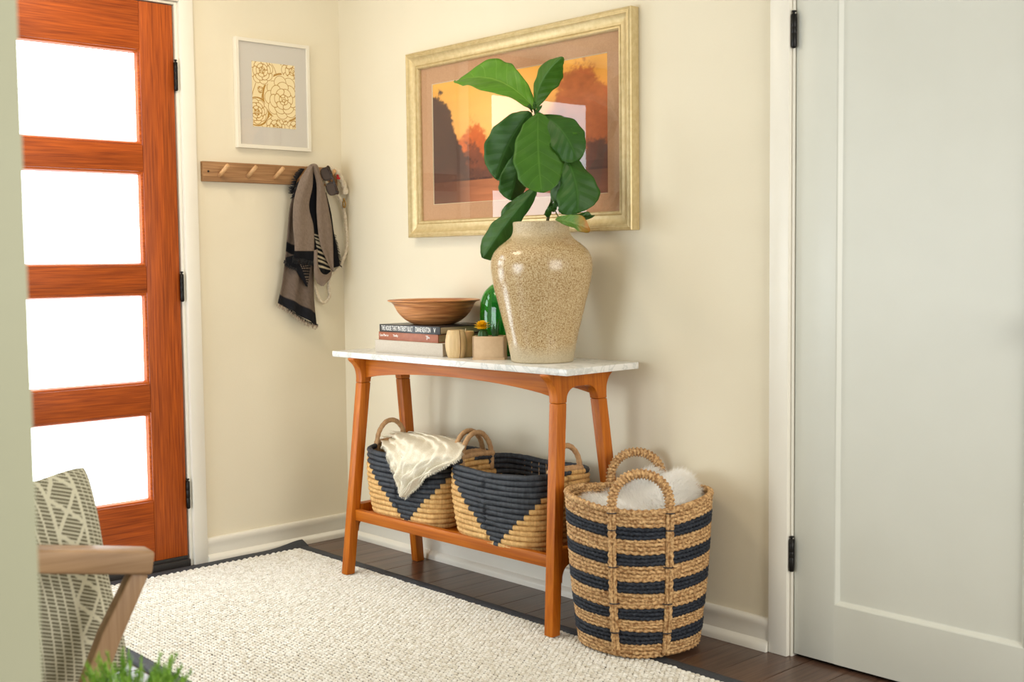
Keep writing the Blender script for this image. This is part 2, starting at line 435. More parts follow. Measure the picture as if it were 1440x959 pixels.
lever = empty('lever_tmp'); bpy.data.objects.remove(lever)
k = box('handle_plate', (0, yl+.035, .92), (.008, yl+.08, 1.14), BLACKM, d1, bev=.002)
tube('door_handle', smooth_path([(.008, yl+.057, .99), (.045, yl+.057, .99), (.055, yl+.075, .99), (.055, yl+.16, .985)], 18), .009, BLACKM, d1)

# ---- white door
d2 = struct(empty('door_2'))
def yb(a, b): return (a, b)
DX0, DX1 = 2.1765, 2.9585
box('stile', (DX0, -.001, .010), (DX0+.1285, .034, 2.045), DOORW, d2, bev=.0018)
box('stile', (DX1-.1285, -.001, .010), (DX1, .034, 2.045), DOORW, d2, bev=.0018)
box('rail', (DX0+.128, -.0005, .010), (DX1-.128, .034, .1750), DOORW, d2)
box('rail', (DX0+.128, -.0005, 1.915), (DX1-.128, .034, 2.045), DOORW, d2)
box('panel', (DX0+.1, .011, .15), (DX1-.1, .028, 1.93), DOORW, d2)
bm = bmesh.new()
a0, a1, b0, b1 = DX0+.1285, DX1-.1285, .175, 1.915
rg = [[Vector((a0+i, yy, b0+i)), Vector((a1-i, yy, b0+i)), Vector((a1-i, yy, b1-i)), Vector((a0+i, yy, b1-i))] for i, yy in ((0, -.0005), (.003, .0008), (.011, .0105), (.013, .011))]
vs = [[bm.verts.new(p) for p in r] for r in rg]
for i in range(3):
    for k in range(4):
        k2 = (k+1) % 4; bm.faces.new([vs[i][k], vs[i][k2], vs[i+1][k2], vs[i+1][k]])
bm_obj('panel_moulding', bm, DOORW, d2)
for z0, z1 in ((.250, .338), (1.706, 1.794)):
    hinge(d2, 2.1735, -.0095, z0, z1, .0078)
    box('hinge_leaf', (2.171, -.006, z0), (2.176, .0, z1), BLACKM, d2)
kn = lathe('door_knob', [(0, 0), (.028, 0), (.028, .004), (.012, .008), (.011, .03), (.026, .042), (.029, .052), (.024, .064), (0, .068)], BLACKM, d2, seg=24)
kn.rotation_euler = (PI/2, 0, 0); kn.location = (DX1-.062, -.001, .96)

# ================================================================== RUG
rug = empty('rug', (0, 0, 0))
tag(rug, 'large cream woven sisal rug with a charcoal cloth border on the dark wood floor', 'rug')
RX0, RX1, RY0, RY1 = .030, 3.75, -1.378, -.262
rot_r = lambda x, y: (x, y - .0135*(x-.8))       # the rug lies a touch askew
def rp(x, y, z):
    q = rot_r(x, y); return Vector((q[0], q[1], z))
bw = .044
base = box('backing', (0, 0, 0), (1, 1, 1), base_mat('rug_backing', (.07, .05, .035), .9)[0], rug)
for v in base.data.vertices:
    X = RX0+.01 + v.co.x*(RX1-RX0-.02); Y = RY0+.01 + v.co.y*(RY1-RY0-.02); v.co = rp(X, Y, .0012+v.co.z*.0045)
def strip(x0, x1, y0, y1, n, along):
    # cloth binding strip, softly rounded across
    G = []
    prof = [(0, .0008), (.04, .006), (.12, .0088), (.5, .0095), (.88, .0088), (.97, .0075), (1, .004)]
    for i in range(n+1):
        t = i/n; row = []
        for s, z in prof:
            if along == 'x': X = x0+(x1-x0)*t; Y = y0+(y1-y0)*s
            else: X = x0+(x1-x0)*s; Y = y0+(y1-y0)*t
            lift = 0
            if along == 'y':   # left border rides up the base board at the far corner
                lift = .020*math.exp(-((Y+.262)/.10)**2)*(1-s)
            row.append(rp(X, Y, z+lift+.0006*math.sin(X*37+Y*23)))
        G.append(row)
    return grid('border_strip', [[tuple(p) for p in r] for r in G], BIND, rug)
strip(RX0+.0, RX1, RY1, RY1-bw, 60, 'x')
strip(RX0+.0, RX1, RY0, RY0+bw, 60, 'x')
strip(RX0, RX0+bw+.01, RY1, RY0, 60, 'y')
strip(RX1, RX1-bw, RY0+bw, RY1-bw, 20, 'y')
# woven loops
def loops():
    px_, py_ = .0165, .0125
    nx = int((RX1-RX0-2*bw)/px_); ny = int((RY1-RY0-2*bw)/py_)
    ii, jj = np.meshgrid(np.arange(nx), np.arange(ny), indexing='ij')
    rg_ = np.random.RandomState(3)
    cx = RX0+bw+.012 + (ii+.5*(jj % 2)+.35)*px_ + rg_.normal(0, .0009, ii.shape)
    cy = RY0+bw + (jj+.5)*py_ + rg_.normal(0, .0007, ii.shape)
    hgt = .0105+rg_.normal(0, .0007, ii.shape)
    ang = rg_.normal(.45, .10, ii.shape)
    k = 8; ph = np.linspace(0, 2*PI, k, endpoint=False)
    rings = [(1.0, 0.003), (.94, .0072), (.55, 1.0)]
    a, b = .0091, .0047
    V = []
    for f, z in rings:
        lx = a*f*np.cos(ph); ly = b*f*np.sin(ph)
        X = cx[..., None]+lx*np.cos(ang[..., None])-ly*np.sin(ang[..., None])
        Y = cy[..., None]+lx*np.sin(ang[..., None])+ly*np.cos(ang[..., None])
        Z = np.full_like(X, z) if z < .5 else np.broadcast_to(hgt[..., None], X.shape)
        V.append(np.stack([X, Y-.0135*(X-.8), Z], -1))
    V = np.stack(V, 2).reshape(-1, 3)          # per loop: 3 rings x k
    n = nx*ny
    fl = []
    for r in range(2):
        for q in range(k):
            q2 = (q+1) % k; fl.append((r*k+q, r*k+q2, (r+1)*k+q2, (r+1)*k+q))
    quads = np.array(fl); Q = (quads[None]+(np.arange(n)*3*k)[:, None, None]).reshape(-1, 4)
    top = (np.arange(2*k, 3*k)[None]+(np.arange(n)*3*k)[:, None])
    me = bpy.data.meshes.new('weave'); me.vertices.add(len(V)); me.vertices.foreach_set('co', V.ravel())
    me.loops.add(Q.size+top.size); me.loops.foreach_set('vertex_index', np.concatenate([Q.ravel(), top.ravel()]))
    me.polygons.add(len(Q)+len(top))
    me.polygons.foreach_set('loop_start', np.concatenate([np.arange(len(Q))*4, Q.size+np.arange(len(top))*k]))
    me.polygons.foreach_set('loop_total', np.concatenate([np.full(len(Q), 4), np.full(len(top), k)]))
    me.update(calc_edges=True); me.polygons.foreach_set('use_smooth', [True]*len(me.polygons))
    me.materials.append(noise_mat('sisal_fibre', (.64, .58, .47), (.87, .84, .77), scale=(70, 70, 70), rough=.75, detail=3, lo=.3, hi=.6, bump=.3, bscale=(900, 900, 900), spec=.25))
    o = link(bpy.data.objects.new('weave', me), rug); o['kind'] = 'stuff'
loops()

# ================================================================== CONSOLE TABLE
tab = empty('console_table', (1.050, -.223, 0), math.radians(1.0))
tag(tab, 'honey wood console table with a white marble top and splayed legs against the cream wall', 'table')
box('marble_top', (-.596, -.142, .7895), (.578, .184, .810), MARBLE, tab, bev=.002)
def outer(z): return .180-.068*z/.70
def inner(z): return outer(z)-(.035+.007*z/.70)
def arc(c, r, a0, a1, n=8, ry=None):
    ry = ry or r
    return [(c[0]+r*math.cos(math.radians(a0+(a1-a0)*i/n)), c[1]+ry*math.sin(math.radians(a0+(a1-a0)*i/n))) for i in range(n+1)]
def bez(p0, p1, p2, n=8):
    return [((1-t)**2*p0[0]+2*t*(1-t)*p1[0]+t*t*p2[0], (1-t)**2*p0[1]+2*t*(1-t)*p1[1]+t*t*p2[1]) for t in [i/n for i in range(n+1)]]
for sx in (-1, 1):
    def place(p, s, sx=sx):
        y, z = p
        xc = .530-.040*z/.75 if sx > 0 else -.497+.018*z/.75
        return Vector((xc+(-.0175 if s == 0 else .0175), y, z))
    # upper bracket with flared wings and a rounded arch
    zt, zj = .7895, .700
    ol = bez((outer(zj), zj), (outer(zj)-.006, zj+.055), (.142, zt-.012)) + [(.147, zt-.006), (.147, zt)]
    full = ol + [(-x_, z_) for x_, z_ in reversed(ol)]
    ai = inner(zj)
    arch = bez((-ai, zj), (-ai+.002, zj+.043), (-.022, zj+.046)) + bez((.022, zj+.046), (ai-.002, zj+.043), (ai, zj))
    prism('top_bracket', full+arch, place, CHERRY, tab, bev=.0028)
    for sy in (-1, 1):
        pts = [(sy*outer(0), .0), (sy*outer(zj), zj-.0004), (sy*inner(zj), zj-.0004), (sy*inner(0), .0)]
        lift = .0105 if sy < 0 else 0.0
        pts = [(a_, max(z_, lift)) for a_, z_ in pts]
        prism('leg', pts, place, CHERRY, tab, bev=.0035)
    # lower cross rail with fillets under it
    zr1, zr0, zf = .262, .218, .165
    e = .0006
    ol = [(inner(zr1)-e, zr1)] + [(inner(zf)-e, zf)] + bez((inner(zf)-e, zf), (inner(zf)-.004, zr0-.002), (inner(zf)-.05, zr0))
    full = ol + [(-x_, z_) for x_, z_ in reversed(ol)]
    prism('cross_rail', full, place, CHERRY, tab, bev=.002)
for sy in (-1, 1):
    n = 20; hx = .468
    def apz(t): return .716+.032*(1-(2*t-1)**2)**.8 if 0 < t < 1 else .716
    pts = [(-hx+2*hx*i/n, apz(i/n)) for i in range(n+1)] + [(hx, .789), (-hx, .789)]
    yc = sy*.083
    prism('apron', pts, lambda p, s, yc=yc: Vector((p[0], yc+(-.01 if s == 0 else .01), p[1])), CHERRY_X, tab, bev=.0015)
for sy in (-1, 1):
    box('shelf_rail', (-.474, min(sy*.122, sy*.144), .206), (.497, max(sy*.122, sy*.144), .245), CHERRY_X, tab, bev=.002)
box('shelf_board', (-.474, -.1215, .212), (.497, .1215, .230), CHERRY_X, tab, bev=.001)

# ================================================================== COILED SHELF BASKETS
def coil_mat(name, c1, c2):
    m, nt, b = base_mat(name, c1, .6, 0, .35)
    N = nt.nodes; L = nt.links.new
    tc = N.new('ShaderNodeTexCoord'); n = N.new('ShaderNodeTexNoise'); n.inputs['Scale'].default_value = 60; n.inputs['Detail'].default_value = 5
    L(tc.outputs['Object'], n.inputs['Vector'])
    mp = N.new('ShaderNodeMapping'); mp.inputs['Scale'].default_value = (160, 160, 18); L(tc.outputs['Object'], mp.inputs[0])
    n2 = N.new('ShaderNodeTexNoise'); n2.inputs['Scale'].default_value = 1; L(mp.outputs[0], n2.inputs['Vector'])
    cr = N.new('ShaderNodeValToRGB'); cr.color_ramp.elements[0].position = .32; cr.color_ramp.elements[1].position = .68
    cr.color_ramp.elements[0].color = (*c1, 1); cr.color_ramp.elements[1].color = (*c2, 1)
    ad = N.new('ShaderNodeMath'); ad.operation = 'MULTIPLY_ADD'; ad.inputs[1].default_value = .5
    hf = N.new('ShaderNodeMath'); hf.operation = 'MULTIPLY'; hf.inputs[1].default_value = .5
    L(n2.outputs['Fac'], hf.inputs[0]); L(n.outputs['Fac'], ad.inputs[0]); L(hf.outputs[0], ad.inputs[2])
    L(ad.outputs[0], cr.inputs[0]); L(cr.outputs[0], b.inputs['Base Color'])
    bp = N.new('ShaderNodeBump'); bp.inputs['Strength'].default_value = .55; bp.inputs['Distance'].default_value = .002
    L(n2.outputs['Fac'], bp.inputs['Height']); L(bp.outputs[0], b.inputs['Normal'])
    return m
COILD = coil_mat('charcoal_dyed_palm', (.012, .015, .020), (.050, .057, .070))
COILN = coil_mat('natural_palm', (.46, .24, .07), (.78, .50, .20))
COILH = coil_mat('tan_wrapped_palm', (.36, .20, .09), (.58, .36, .18))
def sup(th, a, b, n=4.2):
    c, s = math.cos(th), math.sin(th)
    return (a*math.copysign(abs(c)**(2/n), c), b*math.copysign(abs(s)**(2/n), s))
def make_basket(seed):
    root = empty('coiled_basket')
    rr = random.Random(seed)
    a, b, z0, H, rows = .213, .146, .0088, .244, 14
    NS = 160
    # even perimeter parameter
    raw = [sup(2*PI*i/2000, a, b) for i in range(2000)]
    cum = [0]
    for i in range(2000):
        p, q = raw[i], raw[(i+1) % 2000]; cum.append(cum[-1]+math.hypot(q[0]-p[0], q[1]-p[1]))
    tot = cum[-1]; pts = []; j = 0
    for k in range(NS):
        s = tot*k/NS
        while cum[j+1] < s: j += 1
        pts.append(raw[j % 2000])
    # zigzag phase: 0 at centre of the long faces, 1 at centre of the ends (pts[0] is +x end centre)
    def nat(k):
        u = (k/NS*4) % 2          # 0 at +x end, 1 at +y face centre, 2 at -x end
        return 1-abs(1-abs((k/NS*4) % 2 - 0)) if False else abs(((k/NS*4) % 2)-1)
    for r in range(rows):
        t = r/(rows-1)
        sc = .90+.10*min(1, t*1.5)**.7 + .015*math.sin(t*PI)
        rad = H/rows*.56
        ph = rr.uniform(0, 6); P = []
        for k, (x_, y_) in enumerate(pts):
            an = math.atan2(y_/b, x_/a)
            sag = -.007*abs(math.sin(an))**3*t + .005*abs(math.cos(an))**3*t
            jx = .0012*math.sin(9*an+ph)+rr.uniform(-.0005, .0005)
            P.append((x_*sc*(1+jx*3), y_*sc*(1+jx*4), z0+(H-2*z0)*t+sag+.0011*math.sin(6*an+ph*2)+rr.uniform(-.0004, .0004)))
        R = [rad*(1+rr.uniform(-.05, .05)) for _ in pts]
        V, F = tube_data(P, R, seg=8, closed=True)
        mi = []
        for k in range(NS):
            isn = nat(k) > (.02+.98*(r+.5)/rows)*1.0 + 0
            # natural wrapped triangle is high at the end walls, zero at mid front
            lvl = nat(k-5)*1.25
            isn = lvl > (r+.6)/rows
            if r == rows-1 and nat(k-5) < .90: isn = False
            mi += [1 if isn else 0]*8
        mesh_obj('coil', V.tolist(), F, [COILD, COILN], root, True, mi)
    # base
    B = [(0, 0, .004)]+[(x_*.9, y_*.9, .004) for x_, y_ in pts]
    T = [(0, 0, .010)]+[(x_*.9, y_*.9, .010) for x_, y_ in pts]
    F = [(0, k+2 if k < NS-1 else 1, k+1) for k in range(NS)]
    F2 = [(NS+1, NS+2+k, NS+2+((k+1) % NS)) for k in range(NS)]
    F3 = [(1+k, 1+(k+1) % NS, NS+2+(k+1) % NS, NS+2+k) for k in range(NS)]
    mesh_obj('base', B+T, F+F2+F3, COILN, root)
    # vertical stitching inside and two loop handles on the end walls
    for sx in (-1, 1):
        hx = sx*a*1.0
        hp = smooth_path([(hx*.97, -.062, H-.050), (hx*.985, -.066, H-.004), (hx*.99, -.056, H+.042), (hx*.99, -.024, H+.076), (hx*.99, .018, H+.078), (hx*.99, .052, H+.046), (hx*.985, .064, H-.002), (hx*.97, .060, H-.050)], 56)
        R = [.0088*(1+.07*math.sin(i*1.9)) for i in range(len(hp))]
        tube('handle', hp, R, COILH, root, seg=10, up=(1, 0, 0))
        wp = smooth_path([(hx*.985, -.072, H+.004), (hx*.995, 0, H+.008), (hx*.985, .072, H+.004)], 24)
        tube('handle_wrap', wp, [.0105*(1+.08*math.sin(i*2.3)) for i in range(len(wp))], COILH, root, seg=10)
    for i in range(10):
        xx = -.16+.035*i
        tube('stitch', [(xx, b*.93, .03), (xx, b*.955, H*.5), (xx, b*.95, H-.02)], .0016, COILH, root, seg=5)
    return root
b1 = make_basket(3)
b1.location = (.812, -.218, .2305); b1.rotation_euler = (0, 0, math.radians(1.5))
tag(b1, 'charcoal and tan coiled palm basket on the table shelf with a cream throw spilling out', 'basket')
b2 = make_basket(8)
b2.location = (1.283, -.222, .2305); b2.rotation_euler = (0, 0, math.radians(-.5))
tag(b2, 'empty charcoal and tan coiled palm basket at the right end of the table shelf', 'basket')

# cream throw spilling out of the left basket
def throw():
    Lc = [(538, 616, -.13), (536, 617, -.22), (540, 624, -.315), (545, 634, -.372), (549, 650, -.382), (554, 665, -.384), (560, 681, -.384), (566, 696, -.382)]
    Rc = [(585, 611, -.10), (612, 611, -.16), (640, 617, -.22), (652, 628, -.300), (640, 643, -.372), (612, 662, -.384), (589, 679, -.384), (569, 699, -.382)]
    Lp = smooth_path([at(p[0], p[1], 1, p[2]) for p in Lc], 112); Rp = smooth_path([at(p[0], p[1], 1, p[2]) for p in Rc], 112)
    n = len(Lp); m = 70; G = []
    for i in range(n):
        row = []; t = i/(n-1)
        for j in range(m):
            s = j/(m-1); p = Lp[i].lerp(Rp[i], s)
            f = math.sin(s*15+t*7+1.6*math.sin(t*9))*.0075+math.sin(s*33-t*17+2*math.sin(s*7))*.0045+math.sin(t*41+s*13+math.sin(s*19)*1.5)*.0032+math.sin(s*61+t*29)*.0016
            am = 1.0 if t > .35 else 1.5
            p = p+Vector((0, -1, .35))*(f*am*min(1, (1-t)*4+.25)) + Vector((0, -.016*math.sin(PI*s), .018*math.sin(PI*s)*(1-t)))
            row.append(tuple(p))
        G.append(row)
    cl = noise_mat('cream_gauze', (.72, .64, .48), (.84, .79, .66), scale=(300, 300, 300), rough=.9, bump=.5, bscale=(500, 500, 160), spec=.1)
    root = empty('throw_blanket', (.8, -.36, .45)); inv = Matrix.Translation((-.8, .36, -.45))
    tag(root, 'crinkled cream gauze throw with frayed edge spilling from the left shelf basket', 'blanket')
    G = np.array(G)-np.array([.8, -.36, .45])
    grid('cloth', G, cl, root, solid=.0022)
    V = []; F = []
    rr = random.Random(5)
    edge = [Vector(G[i][-1]) for i in range(n//2, n)] + [Vector(G[i][0]) for i in range(n-1, n//3, -1)]
    for i in range(len(edge)*5):
        f = i/5; a_ = edge[min(int(f), len(edge)-1)]; b_ = edge[min(int(f)+1, len(edge)-1)]
        p = a_.lerp(b_, f-int(f)); c = Vector(G[int(n*.62)][m//2])
        d = (p-c); d.y = 0; d = d.normalized()*.5+Vector((rr.uniform(-.5, .5), rr.uniform(-.3, .2), -.8))
        q = p+d.normalized()*rr.uniform(.007, .014); w = Vector((.0011, 0, .0006))
        k = len(V); V += [p-w, p+w, q+w*.5, q-w*.5]; F.append((k, k+1, k+2, k+3))
    o = mesh_obj('fringe', V, F, cl, root)
    o['kind'] = 'stuff'
throw()

# ================================================================== STRIPED ROPE HAMPER
def rope_mat(name, c1, c2):
    return noise_mat(name, c1, c2, scale=(130, 130, 130), rough=.65, detail=3, bump=.35, bscale=(500, 500, 500), spec=.3)
ROPEN = rope_mat('natural_seagrass', (.27, .125, .042), (.74, .48, .23))
ROPEB = rope_mat('black_seagrass', (.008, .010, .016), (.035, .042, .058))
def hamper():
    H = .432; ox, oy = 1.790, -.222
    root = empty('rope_basket', (ox, oy, .0105), math.radians(43))
    tag(root, 'tall striped tan and black rope basket with arched handles standing beside the console table', 'basket')
    bands = [('n', 4), ('b', 3), ('n', 4), ('b', 3), ('n', 4), ('b', 3), ('n', 4), ('b', 3), ('n', 4), ('b', 3), ('n', 4)]
    hs = [.060, .048, .060, .048, .062, .048, .062, .045, .048, .050, .055]; tot = sum(hs)
    zt = H
    def rad(z, th):
        t = z/H; base_ = .168+.036*min(1, t*1.0)**.9+.004*math.sin(PI*t)
        c = abs(math.cos(th))**3; s = abs(math.sin(th))**3
        return base_*(1+.022*math.cos(4*th))
    def rimz(th): return .010*math.cos(2*th)
    for (kind, rows), h in zip(bands, hs):
        h = h/tot*(H-.004); V = []; F = []
        for r in range(rows):
            z = zt-h*(r+.5)/rows
            rr_ = h/rows*.55
            NS = 260
            P = []
            for k in range(NS):
                th = 2*PI*k/NS; R = rad(z, th)
                P.append((R*math.cos(th), R*math.sin(th), z+rimz(th)*(z/H)**2+.0012*math.sin(5*th+r*2+z*60)))
            v, f = tube_data(P, rr_, seg=8, closed=True, lobes=2, amp=.30, twist=(2*PI)/.021*(1 if kind == 'n' else 1.4))
            o_ = len(V); V += v.tolist(); F += [tuple(i+o_ for i in q) for q in f]
        mesh_obj('natural_rope_band' if kind == 'n' else 'black_rope_band', V, F, ROPEN if kind == 'n' else ROPEB, root, True)
        zt -= h
    # braided rim
    P = [(rad(H, 2*PI*k/260)*math.cos(2*PI*k/260), rad(H, 2*PI*k/260)*math.sin(2*PI*k/260), H+rimz(2*PI*k/260)) for k in range(260)]
    v, f = tube_data(P, .0085, seg=8, closed=True, lobes=2, amp=.25, twist=2*PI/.02)
    mesh_obj('rim', v.tolist(), f, ROPEN, root, True)
    # inner floor
    lathe('base', [(0, .003), (.165, .003), (.165, .012), (0, .012)], ROPEN, root, seg=48)
    # handles: local -y faces the camera
    for sg in (-1, 1):
        hw = .080
        th0 = math.atan2(sg*1, 0)
        def wallp(xo, z, out=.010):
            th = sg*math.acos(max(-1, min(1, xo/.19))); R = rad(z, th)+out
            return Vector((xo, sg*math.sqrt(max(R*R-xo*xo, 0)), z))
        yy = sg*(.190)
        z0h = H+.004; top = .092
        arcp = [Vector((-hw, yy, z0h-.02))]+[Vector((-hw*math.cos(PI*i/24), yy, z0h+(top)*math.sin(PI*i/24)**.85)) for i in range(25)]+[Vector((hw, yy, z0h-.02))]
        arcp = smooth_path(arcp, 330)
        tube('handle', arcp, .0135, ROPEN, root, seg=10, lobes=1, amp=.17, twist=2*PI/.0105, up=(0, 1, 0))
        core = None
        for sx in (-1, 1):
            drift = [(sx*hw, H-.002), (sx*hw*.99, H*.75), (sx*hw*.97, H*.5), (sx*hw*.93, H*.25), (sx*hw*.86, .012)]
            pp = smooth_path([wallp(a_, z_) for a_, z_ in drift], 150)
            for q in (0, 1):
                off = (q-.5)*.0105
                p2 = [Vector((p.x+off, p.y, p.z)) for p in pp]
                tube('handle_rope', p2, .0062, ROPEN, root, seg=8, lobes=2, amp=.24, twist=2*PI/.02*(1 if q else -1), up=(0, 1, 0))
            for zz in (H-.012, H-.060, H-.165, H-.27, H-.355):
                a_ = sx*hw*(.86+.14*zz/H); p = wallp(a_, zz, .010)
                ring = [(p.x+.0135*math.cos(t), p.y+.0095*math.sin(t), p.z) for t in [2*PI*i/16 for i in range(16)]]
                tube('binding', ring, .0016, ROPEB, root, seg=5, closed=True)
    # fur throw inside
    ft = empty('fur_throw', (ox, oy, .40), math.radians(43))
    tag(ft, 'fluffy white faux fur throw stuffed in the tall striped rope basket', 'blanket')
    def fz(x_, y_):
        r = math.hypot(x_, y_)/.188
        h1 = .085*math.exp(-(((x_-.115)**2)/.0042+((y_-.02)**2)/.009))       # mound at right
        h2 = .075*math.exp(-(((x_-.035)**2)/.0022+((y_-.13)**2)/.0030))     # behind, near the rear handle
        return .018+h1+h2+.012*math.sin(x_*40+y_*25)*.5 - .035*max(0, r-.86)/.14
    n = 26; V = []; F = []
    for i in range(n):
        r = .186*i/(n-1)
        for k in range(56):
            t = 2*PI*k/56; x_, y_ = r*math.cos(t), r*math.sin(t); V.append((x_, y_, fz(x_, y_)))
    for i in range(n-1):
        for k in range(56):
            k2 = (k+1) % 56; F.append((i*56+k, i*56+k2, (i+1)*56+k2, (i+1)*56+k))
    FUR, ntf, bf = base_mat('white_fur', (.985, .975, .95), .8, 0, .2)
    trf = ntf.nodes.new('ShaderNodeBsdfTranslucent'); trf.inputs[0].default_value = (.97, .95, .92, 1); msf = ntf.nodes.new('ShaderNodeMixShader'); msf.inputs[0].default_value = .45
    ntf.links.new(bf.outputs[0], msf.inputs[1]); ntf.links.new(trf.outputs[0], msf.inputs[2]); ntf.links.new(msf.outputs[0], ntf.nodes['Material Output'].inputs[0])
    mesh_obj('fur_hide', V, F, FUR, ft, True)
    rg_ = random.Random(11); V = []; F = []
    for i in range(17000):
        r = .184*math.sqrt(rg_.random()); t = rg_.uniform(0, 2*PI); x_, y_ = r*math.cos(t), r*math.sin(t)
        p = Vector((x_, y_, fz(x_, y_)))
        e = .004
        nx = -(fz(x_+e, y_)-fz(x_-e, y_))/(2*e); ny = -(fz(x_, y_+e)-fz(x_, y_-e))/(2*e)
        nn = Vector((nx, ny, 1)).normalized()
        fl = Vector((math.sin(x_*19+y_*13)*.7, math.cos(x_*15-y_*21)*.7-.2, 0))
        d = (nn*.75+fl*.6+Vector((rg_.uniform(-.35, .35), rg_.uniform(-.35, .35), rg_.uniform(-.1, .3)))).normalized()
        Lh = rg_.uniform(.016, .032)
        w = d.cross(Vector((rg_.uniform(-1, 1), rg_.uniform(-1, 1), rg_.uniform(-1, 1)))).normalized()*.00042
        q = p+d*Lh*.55; e_ = q+(d+Vector((fl.x*.5, fl.y*.5, -.35))).normalized()*Lh*.5
        k = len(V); V += [p-w, p+w, q+w*.8, q-w*.8, e_]; F += [(k, k+1, k+2, k+3), (k+3, k+2, k+4)]
    o = mesh_obj('fur_pile', V, F, FUR, ft, True); o['kind'] = 'stuff'
hamper()

# ================================================================== TABLE TOP THINGS
TZ = .8103
def vase():
    root = empty('vase', (1.374, -.203, TZ))
    tag(root, 'large speckled sand-coloured ceramic vase with a narrow neck standing on the marble top', 'vase')
    pr = [(.096, 0), (.099, .004), (.100, .012), (.106, .045), (.115, .09), (.125, .13), (.137, .18), (.148, .225), (.156, .262), (.1605, .295), (.1605, .318), (.157, .336), (.148, .354), (.132, .371), (.112, .386), (.098, .398), (.0905, .412), (.0885, .428), (.0895, .440), (.0885, .4455), (.0845, .4475), (.0805, .445), (.080, .43), (.083, .405), (.10, .385), (.14, .34), (.145, .30), (.12, .15), (.085, .02), (0, .02)]
    # smooth the profile
    sp = smooth_path([(r, 0, z) for r, z in pr], 120)
    lathe('body', [(max(p.x, 0), p.z*.984) for p in sp], GLAZE, root, seg=96)
    lathe('soil', [(0, .395), (.084, .395), (.084, .40), (0, .40)], base_mat('soil', (.03, .02, .012), .9)[0], root, seg=32)
vase()

